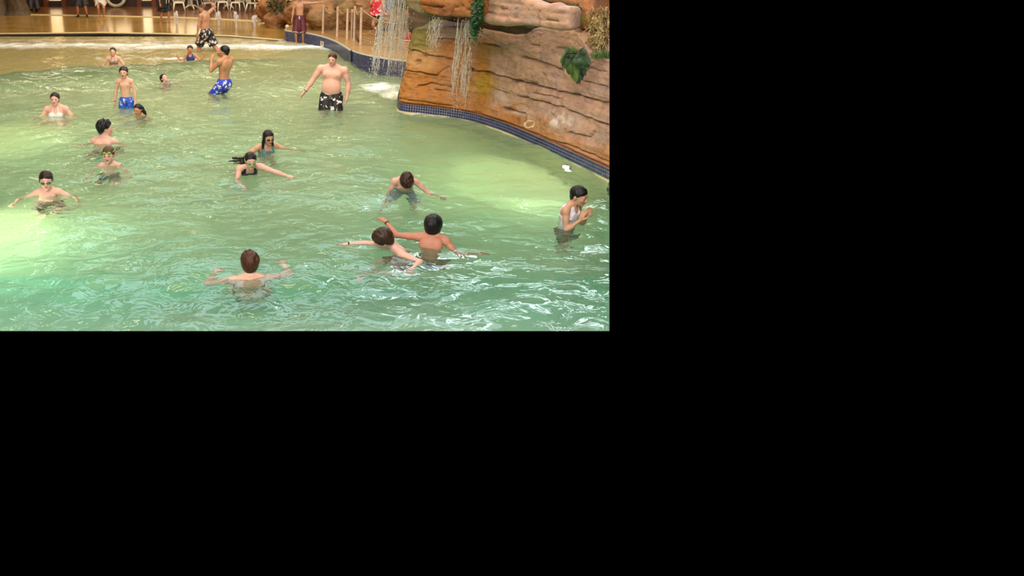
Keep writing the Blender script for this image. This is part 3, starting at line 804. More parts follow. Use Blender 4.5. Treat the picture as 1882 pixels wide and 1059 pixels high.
def make_hair(o, hr, hc, HDR, hh, off, S, vox, C, label):
    t = hr.get('t', .05)
    B = Prims()
    B.ell(hc + HDR @ np.array([0, .06, .13]) * hh, np.array([.335 + t, .415 + t * 1.1, .375 + t]) * hh, HDR, k=.06 * hh)
    B.ell(hc + HDR @ np.array([0, .12, -.14]) * hh, np.array([.25 + t, .26 + t, .30]) * hh, HDR, k=.10 * hh)
    v = min(vox, .008)
    d, lo = field(B, v, pad=.03)
    X = grid_pts(d, lo, v); l = (X - hc) @ HDR / hh
    zl = np.interp(l[..., 1], *hr.get('line', ZL_SHORT))
    nz = vnoise(l * np.array([9, 9, 3.0]), 1.0, 2, len(label))
    sp = hr.get('spike', .03)
    if hr.get('bald'): zl = np.maximum(zl, -9); d = np.maximum(d, (np.hypot(l[..., 0], l[..., 1] - .02) * -1 + .26) * hh) if False else d
    d = d - ((sp + .015) * nz * np.clip((l[..., 2] - .0) * 2.5, .15, 1)) * hh
    cut = (zl + .09 * nz - l[..., 2]) * hh
    d = np.maximum(d, cut * .8)
    for (pts, r0, r1) in hr.get('locks', []):             # long hair: locks in head units
        P = Prims()
        for a, b in zip(pts[:-1], pts[1:]):
            ia = pts.index(a) / (len(pts) - 1); ib = (pts.index(b)) / (len(pts) - 1)
            P.cone(hc + HDR @ np.array(a) * hh, hc + HDR @ np.array(b) * hh, (r0 + (r1 - r0) * ia) * hh, (r0 + (r1 - r0) * ib) * hh, k=.05 * hh)
        B.extend(P)
    if hr.get('locks'):
        LK = Prims([p for p in B[2:]])
        lo2 = np.minimum(lo, np.min([p[2] for p in LK], 0) - .03); hi2 = np.maximum(lo + v * np.array(d.shape), np.max([p[3] for p in LK], 0) + .03)
        # re-grid so that the cap and the locks join into one surface
        i0 = np.ceil((lo - lo2) / v).astype(int); lo2 = lo - i0 * v; n2 = np.ceil((hi2 - lo2) / v).astype(int) + 2
        D = np.full(n2, .5, np.float32); D[i0[0]:i0[0] + d.shape[0], i0[1]:i0[1] + d.shape[1], i0[2]:i0[2] + d.shape[2]] = d
        X = grid_pts(D, lo2, v)
        for kind, a, plo, phi, k, op in LK:
            b = prim_d(kind, a, X); b = b - .05 * hh * vnoise((X - hc) @ HDR / hh * np.array([8, 8, 2.0]), 1, 2, 4)
            h = np.clip(.5 + .5 * (D - b) / k, 0, 1); D = D * (1 - h) + b * h - k * h * (1 - h)
        d, lo = D, lo2
    V, Q = surface_nets(d, lo, v)
    if len(V): link_mesh('hair', np_mesh('hair', V + off, quads=Q), hair_mat(hr['col']), o)

def make_wear(o, w, K):
    S, off, vox = K['S'], K['off'], K['vox']
    kind = w['k']; v = max(min(vox, .008), .007)
    if kind == 'trunks':
        B = Prims(); g = w.get('loose', .010) * S; L_ = w.get('len', .75); fl = .6 + .4 * K['f']
        B.ell(K['Pv'](0, .004, .005), np.array([.084 * fl, .062 * fl, .075]) * S + g * .8, K['PR'], k=.02 * S)
        for sx in (-1, 1): B.ell(K['Pv'](.042 * sx, .030, -.03), np.array([.046, .044, .05]) * S + g * .8, K['PR'], k=.03 * S)
        rl = S * K['limb'] * (.7 + .3 * K['f'])
        for sd in ('L', 'R'):
            hp, kn, an = K['hips'][sd]; e = hp + (kn - hp) * L_; ext = hp + (kn - hp) * (L_ + .15)
            B.cone(hp, ext, .054 * rl + g, (.054 - .015 * L_) * rl + g * 1.9, k=.03 * S, cut=(e, nrm(kn - hp)))
        d, lo = field(B, v)
        X = grid_pts(d, lo, v); l = X @ K['PR'] / S
        d = d - .006 * S * vnoise(l * 22, 1, 2, 5) * np.clip(-l[..., 2] * 12, .1, 1)
        d = np.maximum(d, (l[..., 2] - w.get('top', .048) - .22 * w.get('dip', 0) * l[..., 1]) * S)
        V, Q = surface_nets(d, lo, v)
        t = link_mesh(w.get('name', 'swim_trunks'), np_mesh('swim_trunks', V + off, quads=Q), w['m'], o)
        if w.get('hem'):
            for sd in ('L', 'R'):
                hp, kn, an = K['hips'][sd]; e = hp + (kn - hp) * (L_ - .01); ax = nrm(kn - hp); x = nrm(np.cross(ax, [0, 1, .01])); yv = np.cross(ax, x); r = (.054 - .015 * L_) * rl + g * 1.75
                mb = MB(); mb.tube([e + off + (math.cos(a) * x + math.sin(a) * yv) * r for a in np.linspace(0, 2 * math.pi, 21)], .008, 6, cap=False); mb.build('hem', w['hem'], t)
        if w.get('cord'):
            mb = MB(); 
            for sx in (-1, 1):
                q = [K['Pv'](.004 * sx, -.078 - g / S, .035), K['Pv'](.008 * sx, -.086 - g / S, .01), K['Pv'](.007 * sx, -.088 - g / S, -.02 - .015 * (sx > 0))]
                mb.tube([p + off for p in q], .007, 6)
            mb.build('drawstring', w['cord'], t)
    elif kind in ('bikini', 'suit', 'vest'):
        g = {'bikini': .007, 'suit': .008, 'vest': .011}[kind]
        d, lo = field(K['TORSO'], v, grow=g + .01)
        d = d - g
        X = grid_pts(d, lo, v); c = (X - K['chest']) @ K['CR'] / S; p = X @ K['PR'] / S
        ax, front = np.abs(c[..., 0]), c[..., 1] < 0
        if kind == 'bikini':
            cup = np.hypot((ax - .042 * K['sw']) / .043, (c[..., 2] - .004) / .036) - 1
            tri = np.maximum(cup * .035, c[..., 1] + .01)
            band = np.maximum(np.abs(c[..., 2] + .030) - .006, -1)
            strap = np.abs(np.hypot(c[..., 0] / .9, c[..., 2] * 0) - (.045 - .28 * (c[..., 2] - .03))) - .006
            strap = np.maximum(np.maximum(strap, .02 - c[..., 2]), c[..., 1] - .05)
            if w.get('back2'): band = np.minimum(band, np.abs(c[..., 2] - .012) - .005)
            reg = np.minimum(np.minimum(tri, band), strap)
        elif kind == 'suit':
            neckline = np.where(front, c[..., 2] - .045 + .35 * np.maximum(ax - .03, 0) * 0, c[..., 2] - .03)
            st = np.abs(ax - .055) - .014
            reg = np.minimum(neckline, np.maximum(st, c[..., 2] - .13))
            arm = ax - .083 * K['sw']; reg = np.maximum(reg, np.where(c[..., 2] > .03, arm, -1))
        else:
            st = np.abs(ax - .052) - .020
            scoop = np.where(front, c[..., 2] - .045 - 9 * ax ** 2, c[..., 2] - .075)
            reg = np.minimum(scoop, np.maximum(st, c[..., 2] - .16))
            arm = ax - .080 * K['sw']; reg = np.maximum(reg, np.where(c[..., 2] > .01, arm, -1))
        bot = w.get('bot')
        if bot is not None: reg = np.maximum(reg, bot - p[..., 2])
        d = np.maximum(d, (reg * S).astype(np.float32))
        V, Q = surface_nets(d, lo, v)
        if len(V): link_mesh(w.get('name', 'swimsuit'), np_mesh('swimsuit', V + off, quads=Q), w['m'], o)
    elif kind == 'brief':
        B = Prims([p for p in K['TORSO'] if True])
        for sd in ('L', 'R'):
            hp, kn, an = K['hips'][sd]; B.cone(hp, hp + (kn - hp) * .35, .053 * S, .050 * S, k=.026 * S)
        d, lo = field(B, v, grow=.02); d = d - .007
        X = grid_pts(d, lo, v); p = X @ K['PR'] / S
        reg = np.maximum(p[..., 2] - .04, -p[..., 2] - .075 + .75 * np.abs(p[..., 0]) - .0)
        d = np.maximum(d, (reg * S * .8).astype(np.float32)); V, Q = surface_nets(d, lo, v)
        if len(V): link_mesh('swim_bottoms', np_mesh('swim_bottoms', V + off, quads=Q), w['m'], o)
    elif kind == 'braid':
        mb = MB(); mb.tube([K['Pv'](*q) + off for q in w['pts']], w['r'], 6); mb.build(w['name'], w['m'], o)
    elif kind == 'skirt':           # towel or dress hanging from the waist / chest to z1 (pelvis frame)
        z0, z1, r0, r1 = w['z0'], w['z1'], w['r0'], w['r1']; n = 48; m = 22
        rings = []
        for i in range(m + 1):
            t = i / m; z = z0 + (z1 - z0) * t
            row = []
            for k in range(n + 1):
                a = 2 * math.pi * k / n
                rr = (r0 + (r1 - r0) * t) * (1 + .10 * t * math.sin(7 * a + 1.3) + .05 * t * math.sin(13 * a))
                zz = z + (w.get('ragged', 0) * t * math.sin(3 * a + .6))
                row.append(K['Pv'](rr * math.cos(a), .75 * rr * math.sin(a), zz) + off)
            rings.append(row)
        P = np.array(rings); me = grid_mesh(w['name'], P); ob = link_mesh(w['name'], me, w['m'], o)
        md = ob.modifiers.new('thick', 'SOLIDIFY'); md.thickness = .012

m_gog = {}
def make_goggles(o, spec, Hd, HDR, hh, off):
    z0 = spec.get('z', .0); yy = spec.get('y', -.385)
    mb = MB()
    for sx in (-1, 1):
        n = 10; th = np.linspace(0, math.pi, 8); ph = np.linspace(0, 2 * math.pi, 15)
        TT, PP = np.meshgrid(th, ph, indexing='ij')
        dr = np.stack([np.sin(TT) * np.cos(PP) * .125, -np.cos(TT) * .07, np.sin(TT) * np.sin(PP) * .082], -1)
        dr = dr @ rz(.30 * sx).T
        P = np.array([[Hd(*(q + np.array([.15 * sx, yy + .015, z0]))) for q in row] for row in dr]) + off
        idx = np.arange(8 * 15).reshape(8, 15); q = np.stack([idx[:-1, :-1], idx[:-1, 1:], idx[1:, 1:], idx[1:, :-1]], -1).reshape(-1, 4)
        mb.add(P.reshape(-1, 3), q)
    mb.tube([Hd(-.06, yy - .03, z0 + .01) + off, Hd(.06, yy - .03, z0 + .01) + off], .02 * hh, 6)
    g = mb.build('goggles', spec['m'], o)
    st = MB(); pts = []
    for a in np.linspace(-.18 * math.pi, 1.18 * math.pi, 26):
        rx_, ry_ = .372, .47
        pts.append(Hd(rx_ * math.cos(a), .055 + ry_ * math.sin(a), z0 + .12 * (math.sin(a) * .5 + .3)) + off)
    st.tube(pts, .022 * hh, 6); st.build('strap', spec.get('sm', spec['m']), g)
FAIR, PINK, TAN, BROWN, OLIVE = (220, 170, 146), (224, 170, 154), (194, 138, 106), (184, 122, 96), (202, 152, 122)
HB, HD_, HBL, HRED = (58, 36, 24), (30, 22, 20), (20, 17, 18), (84, 44, 22)
maroon = cloth('plain', (92, 12, 26)); dkred = cloth('blotch', (120, 22, 18), (70, 20, 16)); brownt = cloth('blotch', (62, 40, 22), (86, 58, 34))
blackt = cloth('blotch', (24, 24, 20), (40, 40, 34)); bluet = cloth('fleck', (30, 82, 200), (206, 206, 228), (190, 70, 70)); bluef = cloth('floral', (34, 60, 190), (222, 222, 238), (190, 195, 225))
bwf = cloth('floral', (18, 16, 20), (228, 222, 224), (206, 196, 200)); bwf2 = cloth('floral', (26, 22, 22), (214, 198, 186), (160, 130, 120))
greyblue = cloth('blotch', (92, 110, 128), (128, 144, 156)); whitec = cloth('plain', (236, 228, 236)); greensuit = cloth('plain', (16, 104, 66))
teal = cloth('stripe', (30, 92, 112), (40, 58, 90), (120, 150, 160)); multi = cloth('stripe', (70, 150, 130), (36, 30, 44), (190, 70, 80)); navyvest = cloth('plain', (36, 62, 140))
redfl = cloth('floral', (196, 30, 40), (240, 200, 196), (40, 24, 40)); black = cloth('plain', (22, 20, 24)); darkpant = cloth('plain', (40, 34, 40)); towelm = cloth('plain', (246, 240, 236))
whitetrim = mat_plain('white_trim', srgb(235, 230, 225), .6)
gog_green = mat_plain('green_goggle', srgb(40, 170, 70), .15); gog_dark = mat_plain('dark_goggle', srgb(22, 22, 30), .12); gog_dg = mat_plain('deep_green_goggle', srgb(38, 96, 48), .15); gog_lime = mat_plain('lime_goggle', srgb(120, 160, 50), .2)

A_DOWN = dict(u=(.2, .0, -1), f=(.13, .2, -1))
# --- the near swimmers
person('person with short brown hair seen from behind, green straps across the back', 457, 511, (459, 461), 1.62, yaw=184, skin=FAIR, pel=(-34, 0, 0), spine=(34, 0, 0), head=(0, 0, 0), fat=1.12,
       arms=dict(L=dict(u=(1, .25, -.42), f=(-.25, 1, -.05), n=(0, .1, -1)), R=dict(u=(.9, .5, -.35), f=(-.2, 1, .0), n=(0, .1, -1))), female=True,
       hair=dict(col=(74, 40, 22), t=.07, spike=.06), wear=[dict(k='bikini', m=greensuit, back2=True), dict(k='brief', m=greensuit)], legs=dict(B=dict(t=(.25, 1, .0), s=(0, .5, -.6))))
person('brown-haired boy looking left, reaching out both arms, dark red trunks under water', 694, 459, (693, 424), 1.42, yaw=-58, skin=PINK, pel=(26, 0, 0), spine=(6, 0, -8), head=(-36, 8, 0), hd=.162,
       arms=dict(L=dict(W=1, u=(.78, -.6, -.12), f=(-.5, -.8, .0), h=(-.35, -.6, -.55), n=(0, .4, -.8), c=.25), R=dict(W=1, u=(-1, .15, -.05), f=(-1, -.1, .02), h=(-1, -.2, -.2), c=.3)), hair=dict(col=HB, t=.07, spike=.03),
       wear=[dict(k='trunks', m=dkred, len=.8)], legs=dict(L=dict(t=(-.1, .9, -.3), s=(-.5, .3, -.5)), R=dict(t=(.35, .9, -.3), s=(.3, .2, -.6))), gear=dict(bandR=(60, 30, 26)))
person('boy with black bobbed hair seen from behind, bare brown back, arms spread low', 785, 462, (797, 393), 1.5, yaw=162, skin=BROWN, pel=(24, 0, 0), spine=(-2, 0, 0), head=(-8, -14, 0), hd=.154, nkz=-.016,
       arms=dict(L=dict(W=1, u=(-.9, .15, .02), f=(-.45, .8, .42), h=(-.6, .8, .25)), R=dict(W=1, u=(.4, -.4, -.5), f=(1, .1, .12), h=(1, .1, -.1))), hair=dict(col=HBL, t=.085, spike=.02, line=([-.55, -.36, -.2, -.02, .10, .3, .5], [.2, .2, .05, -.25, -.35, -.46, -.5])),
       wear=[dict(k='trunks', m=brownt, len=.8)], legs=dict(B=dict(t=(.2, .9, -.4), s=(0, .2, -1))), gear=dict(bandL=(60, 30, 26)))
person('boy with wet brown fringe bowing his head to the water, grey-blue trunks', 750, 340, (750, 332), 1.42, yaw=-6, skin=PINK, pel=(26, 0, 0), spine=(14, 0, 0), head=(6, 34, 4), hd=.155,
       arms=dict(L=dict(u=(.8, .4, -.6), f=(.9, .6, -.3)), R=dict(u=(.3, .4, -.85), f=(.1, .6, -.8))), hair=dict(col=(56, 26, 18), t=.075, spike=.05, line=ZL_FRINGE), legs=dict(R=dict(t=(.5, .9, -.35), s=(.3, .1, -1)), L=dict(t=(.3, .8, -.45), s=(0, -.3, -1))),
       wear=[dict(k='trunks', m=greyblue, len=1.0)])
person('boy in a white tank top holding folded hands to his mouth', 1057, 408, (1069, 343), 1.42, yaw=42, skin=OLIVE, pel=(4, 0, 0), spine=(6, 0, 0), head=(8, 4, 0), hd=.155,
       arms=dict(L=dict(u=(.05, .42, -.85), f=(-.46, .42, .9), h=(-.12, .1, 1), n=(-1, 0, 0), c=.12, s=.4), R=dict(u=(.12, .35, -.9), f=(-.46, .5, .85), h=(-.1, .1, 1), n=(-1, 0, 0), c=.12, s=.4)), hair=dict(col=HBL, t=.03, spike=.01),
       wear=[dict(k='vest', m=whitec, bot=.0), dict(k='trunks', m=blackt, len=.8)])
person('boy in dark green goggles standing chest-deep with arms out, brown trunks', 87, 352, (83, 315), 1.38, yaw=12, skin=PINK, pel=(3, 0, 0), head=(2, 4, 0), hd=.166, fat=1.18,
       arms=dict(L=dict(u=(.85, .1, -.5), f=(.35, .8, -.6), n=(-.1, 0, -1), s=1.8, c=.2), R=dict(u=(.9, .1, -.5), f=(.4, .7, -.6), n=(-.1, 0, -1), s=1.6)), hair=dict(col=(40, 22, 18), t=.045, spike=.02),
       wear=[dict(k='trunks', m=brownt, len=.85)], gear=dict(goggles=dict(m=gog_dg)))
person('boy with lime goggles pushed up on his forehead, chest-deep', 200, 300, (198, 269), 1.36, yaw=2, skin=PINK, pel=(2, 0, 0), head=(-2, 2, 0), hd=.172,
       arms=dict(L=dict(u=(.5, .2, -.85), f=(.3, .6, -.6)), R=dict(u=(.55, .2, -.8), f=(.2, .7, -.6))), hair=dict(col=(82, 58, 34), t=.04, spike=.02), mouth=.05,
       wear=[dict(k='trunks', m=blackt, len=.8)], gear=dict(goggles=dict(m=gog_lime, z=.235, y=-.37)))
person('man with spiky dark hair seen from behind, head turned right', 190, 263, (191, 219), 1.72, yaw=176, skin=PINK, pel=(5, 0, 0), head=(-58, 0, 0), hd=.15,
       arms=dict(L=dict(u=(.6, .25, -.8), f=(.9, .5, -.3)), R=dict(u=(.65, .25, -.75), f=(.6, .8, -.3))), hair=dict(col=HBL, t=.075, spike=.11), wear=[dict(k='trunks', m=black)])
person('girl in black goggles with long dark hair over her shoulders and a teal swimsuit', 493, 275, (494, 240), 1.42, yaw=28, skin=OLIVE, pel=(8, 0, 0), spine=(4, 0, 0), head=(0, 2, 0), hd=.15, female=True,
       arms=dict(L=dict(u=(1, .5, -.5), f=(.8, .8, -.25)), R=dict(u=(.8, -.1, -.6), f=(.4, .8, -.4))), hair=dict(col=HBL, t=.05, spike=.015, line=ZL_LONG, locks=[([(-.28, .0, .1), (-.36, .02, -.3), (-.38, -.08, -.75)], .13, .08), ([(.30, .05, .1), (.36, .05, -.3), (.45, -.02, -.72)], .11, .08), ([(0, .35, .1), (0, .40, -.4), (0, .40, -.8)], .22, .14)]),
       wear=[dict(k='suit', m=teal)], gear=dict(goggles=dict(m=gog_dark)))
person('girl in bright green goggles swimming forward, dark hair trailing on the water behind her', 464, 311, (461, 281), 1.38, yaw=14, skin=PINK, pel=(48, 0, 0), spine=(6, 0, 0), head=(0, -40, 0), hd=.155, female=True,
       arms=dict(L=dict(u=(1, .6, .25), f=(1, .55, .22)), R=dict(u=(.25, 1, -.1), f=(-.45, 1, .35), n=(0, -.4, -1), s=1.6)), hair=dict(col=(34, 22, 18), t=.045, spike=.02, line=ZL_LONG, locks=[([(-.1, .42, -.05), (-.45, .75, -.26), (-.95, 1.05, -.33)], .17, .06), ([(-.1, .40, -.1), (-.4, .6, -.30), (-.9, .75, -.38), (-1.25, .8, -.40)], .13, .035), ([(-.2, .3, -.2), (-.5, .45, -.38), (-1.0, .5, -.42)], .09, .04)]),
       wear=[dict(k='suit', m=black)], gear=dict(goggles=dict(m=gog_green, sm=mat_plain('pale_strap', srgb(150, 190, 140), .4))), legs=dict(B=dict(t=(.12, -.5, -.8), s=(.05, -.9, -.3), f=(0, -.5, -.8))))
person('woman in a white bikini top with tied-back dark hair standing chest-deep at the left', 101, 211, (100, 170), 1.64, yaw=4, skin=PINK, head=(2, 0, 0), hd=.138, female=True, fat=1.12, sw=1.0,
       arms=dict(L=dict(u=(.5, .0, -.85), f=(.7, .8, -.35)), R=dict(u=(.5, .05, -.85), f=(.3, .9, -.3))), hair=dict(col=(40, 24, 20), t=.04, spike=.01, line=ZL_LONG), wear=[dict(k='bikini', m=whitec), dict(k='brief', m=whitec)])
# --- farther back
person('boy standing thigh-deep in bright blue printed trunks with his mouth open', 228, 194, (226, 122), 1.42, yaw=-4, skin=FAIR, head=(4, 0, -3), hd=.15, mouth=.14, sw=.95,
       arms=dict(L=dict(u=(.24, .0, -1), f=(.05, .15, -1), c=.15), R=dict(u=(.3, .0, -1), f=(.16, .1, -1), c=.15)), hair=dict(col=(50, 30, 24), t=.06, spike=.05), wear=[dict(k='trunks', m=bluet, len=.8, top=.05, cord=whitetrim)], gear=dict(bandR=(170, 40, 40)))
person('girl with a long dark wet ponytail, only head and shoulders above water', 253, 213, (252, 191), 1.3, yaw=-24, skin=TAN, hd=.155, female=True, pel=(6, 0, 0), head=(2, 2, -4),
       arms=dict(B=dict(u=(.6, .3, -.8), f=(.3, .8, -.3))), hair=dict(col=HBL, t=.035, spike=.01, line=ZL_LONG, locks=[([(.2, .38, .05), (.32, .40, -.3), (.42, .34, -.75)], .16, .09)]), wear=[dict(k='suit', m=cloth('plain', (150, 120, 70)))])
person('girl throwing her head back, dark hair hanging behind, neck-deep in the rolling wave', 300, 152, (297, 137), 1.35, yaw=52, skin=PINK, hd=.15, female=True, pel=(-6, 0, 0), spine=(-6, 0, 0), head=(0, -26, 0),
       arms=dict(B=dict(u=(.5, .5, -.7), f=(-.2, 1, .2))), hair=dict(col=(44, 28, 24), t=.045, spike=.015, line=ZL_LONG, locks=[([(0, .42, .1), (0, .52, -.2), (0, .50, -.5)], .2, .12)]), wear=[dict(k='suit', m=cloth('plain', (120, 80, 90)))])
person('girl in a multicoloured halter bikini, bare midriff, behind the crest of the wave', 207, 129, (207, 87), 1.36, yaw=2, skin=FAIR, hd=.148, female=True, head=(3, -4, 0), sw=.94,
       arms=dict(L=dict(u=(.55, .05, -.85), f=(.3, .25, -.9)), R=dict(u=(.6, .05, -.85), f=(.25, .25, -.9))), hair=dict(col=HB, t=.035, spike=.01, line=ZL_LONG), wear=[dict(k='bikini', m=multi), dict(k='brief', m=multi)])
person('child in a navy swim vest with both hands raised', 347, 122, (349, 83), 1.22, yaw=-3, skin=TAN, hd=.16, female=False, head=(6, 0, 0),
       arms=dict(L=dict(u=(.8, .2, -.75), f=(.75, .25, .75), n=(0, 1, 0), h=(.3, .1, 1), s=1.5), R=dict(u=(.35, .2, -.95), f=(.6, .5, .6), n=(0, 1, 0), h=(.3, .1, 1), s=1.5)), hair=dict(col=(60, 36, 28), t=.04, spike=.02), wear=[dict(k='vest', m=navyvest, bot=-.02), dict(k='trunks', m=navyvest, len=.6)])
person('man with short black hair holding his hands to his mouth, blue floral trunks', 424, 171, (413, 83), 1.76, yaw=-128, skin=TAN, pel=(-6, 0, 0), spine=(-2, 0, 0), head=(22, 4, 0), hd=.132,
       arms=dict(L=dict(u=(.25, .6, -.9), f=(-.38, .42, 1), h=(-.5, .3, .8), c=.5), R=dict(u=(.15, .65, -.8), f=(-.38, .42, 1), h=(-.5, .3, .8), c=.5)), hair=dict(col=HBL, t=.045, spike=.02), wear=[dict(k='trunks', m=bluef, len=.85)], legs=dict(B=dict(o=(.03, .06))))
person('heavy-set man standing thigh-deep in black and white floral trunks with a wristwatch', 614, 196, (611, 97), 1.84, yaw=-10, skin=PINK, fat=1.32, sw=1.2, head=(-6, 6, -3), hd=.128, limb=1.16, pel=(0, 0, 0), spine=(0, 3, 0),
       arms=dict(R=dict(u=(.52, .1, -.9), f=(.45, .3, -.8), h=(.45, .35, -.6), c=.25), L=dict(u=(.34, -.08, -1), f=(-.02, .2, -1), c=.5)), hair=dict(col=(70, 36, 22), t=.025, spike=.01), wear=[dict(k='trunks', m=bwf, len=.85, top=.035, dip=.25, cord=mat_plain('tan_cord', srgb(190, 160, 110), .6))], gear=dict(bandR=(30, 24, 24)))
person('man striding left in shallows, black and cream floral trunks, one arm raised', 377, 101, (372, 7), 1.78, yaw=-118, skin=TAN, fat=1.15, pel=(4, 0, 0), spine=(2, 0, 0), head=(28, 0, 0), hd=.128, stand=-.10,
       arms=dict(L=dict(u=(.15, .32, -1), f=(.0, .35, -1), c=.3), R=dict(u=(.8, -.35, .55), f=(-.75, .2, .75), c=.4)), hair=dict(col=(96, 62, 40), t=.02, spike=.01), legs=dict(L=dict(t=(.05, .55, -.9), s=(.0, .0, -1)), R=dict(t=(.1, -.42, -.9), s=(.05, -.62, -.8))), wear=[dict(k='trunks', m=bwf2, len=.95, loose=.02)])
person('boy in long maroon trunks standing at the tiled kerb, one arm stretched out', 551, 81, None, 1.66, yaw=-4, skin=TAN, hd=.145, stand=-.01, head=(0, 0, 0), sw=.95,
       arms=dict(L=dict(u=(1, .05, .02), f=(1, .12, .12), c=.5), R=dict(u=(.22, .0, -1), f=(.14, .1, -1))), hair=dict(col=HBL, t=.04), wear=[dict(k='trunks', m=maroon, len=1.12, loose=.02, top=.05, hem=whitetrim, cord=whitetrim)])
# --- on the deck, heads above the picture
person('person in black shorts and dark shoes standing on the deck left of the white towel', 152, 31, None, 1.8, yaw=8, skin=TAN, legs=dict(B=dict(o=(.055, 0))), arms=dict(B=A_DOWN), hair=dict(col=HBL, t=.04), wear=[dict(k='trunks', m=black, len=.98, loose=.03), dict(k='vest', m=black, bot=-.03, name='shirt')], gear=dict(shoes=1))
person('barefoot person wrapped in a white towel on the wet deck', 187, 31, None, 1.6, yaw=12, skin=TAN, female=True, legs=dict(B=dict(o=(.02, 0))), arms=dict(B=A_DOWN), hair=dict(col=HB, t=.04, line=ZL_LONG),
       wear=[dict(k='skirt', name='towel', m=towelm, z0=.28, z1=-.17, r0=.125, r1=.15, ragged=.05), dict(k='suit', m=navyvest)])
person('barefoot person walking right across the deck in dark clothes with a white stripe', 304, 42, None, 1.6, yaw=50, skin=TAN, arms=dict(B=A_DOWN), hair=dict(col=HBL, t=.05), legs=dict(L=dict(t=(.08, .28, -1), s=(.05, .0, -1)), R=dict(t=(.05, -.18, -1), s=(.0, -.35, -1))),
       wear=[dict(k='trunks', m=black, len=.8, loose=.045), dict(k='skirt', name='robe', m=black, z0=.42, z1=-.14, r0=.13, r1=.165), dict(k='braid', name='stripe', m=whitetrim, r=.022, pts=[(.03, -.135, .36), (.03, -.15, .2), (.03, -.138, -.02)]), dict(k='braid', name='stripe', m=whitetrim, r=.022, pts=[(-.05, -.13, .36), (-.05, -.145, .2), (-.05, -.136, -.02)])])
person('person in dark trousers beside the rock column at the far left', 63, 22, None, 1.75, yaw=20, skin=TAN, arms=dict(B=A_DOWN), hair=dict(col=HBL, t=.04), wear=[dict(k='trunks', m=darkpant, len=1.8, loose=.02, name='trousers'), dict(k='vest', m=darkpant, bot=-.03, name='shirt')], gear=dict(shoes=1))
person('person in a red floral swim top and dark bottoms behind the rope fence', 693, 67, None, 1.42, yaw=-30, skin=TAN, female=True, fat=1.4, hd=.145, stand=DECK_R, arms=dict(L=dict(u=(.5, .2, -.9), f=(.3, .6, .5)), R=dict(u=(.45, .2, -.9), f=(-.2, .7, .6))), hair=dict(col=HBL, t=.04, line=ZL_LONG), limb=1.1,
       legs=dict(L=dict(t=(.1, .15, -1), s=(.1, -.1, -1)), R=dict(t=(.05, .35, -1), s=(-.1, -.5, -.8))),
       wear=[dict(k='suit', m=redfl), dict(k='skirt', name='swim_top', m=redfl, z0=.20, z1=-.06, r0=.145, r1=.175), dict(k='trunks', m=black, len=.45)])
# ------------------------------------------------------------------ tiled kerb and raised deck behind the waterfall
m_tile = mat_plain('navy_tile', srgb(30, 36, 78), .18, nscale=9, namt=.4, col2=srgb(54, 58, 110))
m_grout = mat_plain('pale_grout', srgb(150, 146, 150), .7)
m_bull = mat_plain('pale_bullnose', srgb(190, 190, 180), .4)
m_rdeck = mat_plain('raised_deck', srgb(176, 132, 74), .3, nscale=3, namt=.18, bump=.1)
def resample(P, step):
    P = np.asarray(P, float); s = np.concatenate([[0], np.cumsum(np.linalg.norm(np.diff(P, axis=0), axis=1))])
    n = max(2, int(round(s[-1] / step)) + 1); t = np.linspace(0, s[-1], n)
    return np.stack([np.interp(t, s, P[:, k]) for k in range(P.shape[1])], 1)
def smooth_path(P, it=3):
    P = np.asarray(P, float)
    for _ in range(it):
        Q = [P[0]]
        for a, b in zip(P[:-1], P[1:]): Q += [a * .75 + b * .25, a * .25 + b * .75]
        P = np.array(Q + [P[-1]])
    return P
def path_normals(P, toward):
    d = np.gradient(P[:, :2], axis=0); d /= np.linalg.norm(d, axis=1)[:, None]
    n = np.stack([-d[:, 1], d[:, 0], 0 * d[:, 0]], 1)
    if (n[:, :2] * (np.asarray(toward)[:2] - P[:, :2])).sum() < 0: n = -n
    return d, n
POOL_C = (-1.0, 14.0, 0)
def tiled_wall(name, P, z0, z1, tile, parent_kind, bottom=-.6, off=0.0):
    """P: plan path of the wall face; body of grout with single tiles set proud of it"""
    P = resample(P, tile); d, n = path_normals(P, POOL_C)
    V = np.array([[p[:2].tolist() + [z] for z in (bottom, z1)] for p in P]) + (n * off)[:, None]
    o = link_mesh(name, grid_mesh(name, V), m_grout); tag(o, kind='structure')
    mbt = MB(); rows = int(round((z1 - z0) / tile)); g = tile * .09; pr = .006
    for i in range(len(P) - 1):
        a, b = P[i] + n[i] * off, P[i + 1] + n[i + 1] * off; t = (b - a); t = t * (1 - 2 * .09); a2 = a + (b - a) * .09; nn = (n[i] + n[i + 1]) / 2
        for r in range(rows):
            za, zb = z0 + r * tile + g, z0 + (r + 1) * tile - g
            q = []
            for dep, ins in ((-.002, 0), (pr, g * .5)):
                u = t / (np.linalg.norm(t) + 1e-9) * ins
                for pp, zz in ((a2 + u, za + ins), (a2 + t - u, za + ins), (a2 + t - u, zb - ins), (a2 + u, zb - ins)):
                    q.append([pp[0] + nn[0] * dep, pp[1] + nn[1] * dep, zz])
            mbt.add(q, [[4, 5, 6, 7], [0, 1, 5, 4], [1, 2, 6, 5], [2, 3, 7, 6], [3, 0, 4, 7]])
    t = mbt.build('tile', m_tile, o, smooth=False); tag(t, kind='stuff')
    return o, P, n
zt = DECK_R
SEG1 = [(545, 42), (527, 50), (521, 55), (545, 57.5), (570, 60.5), (600, 68), (622, 77), (645, 92)]
SEG2 = [(640, 74), (634, 80), (637, 86), (650, 93.5), (672, 99.5), (700, 105), (745, 111), (790, 113)]
k1p = smooth_path([on_z(u, v, zt) for u, v in SEG1]); k2p = smooth_path([on_z(u, v, zt) for u, v in SEG2])
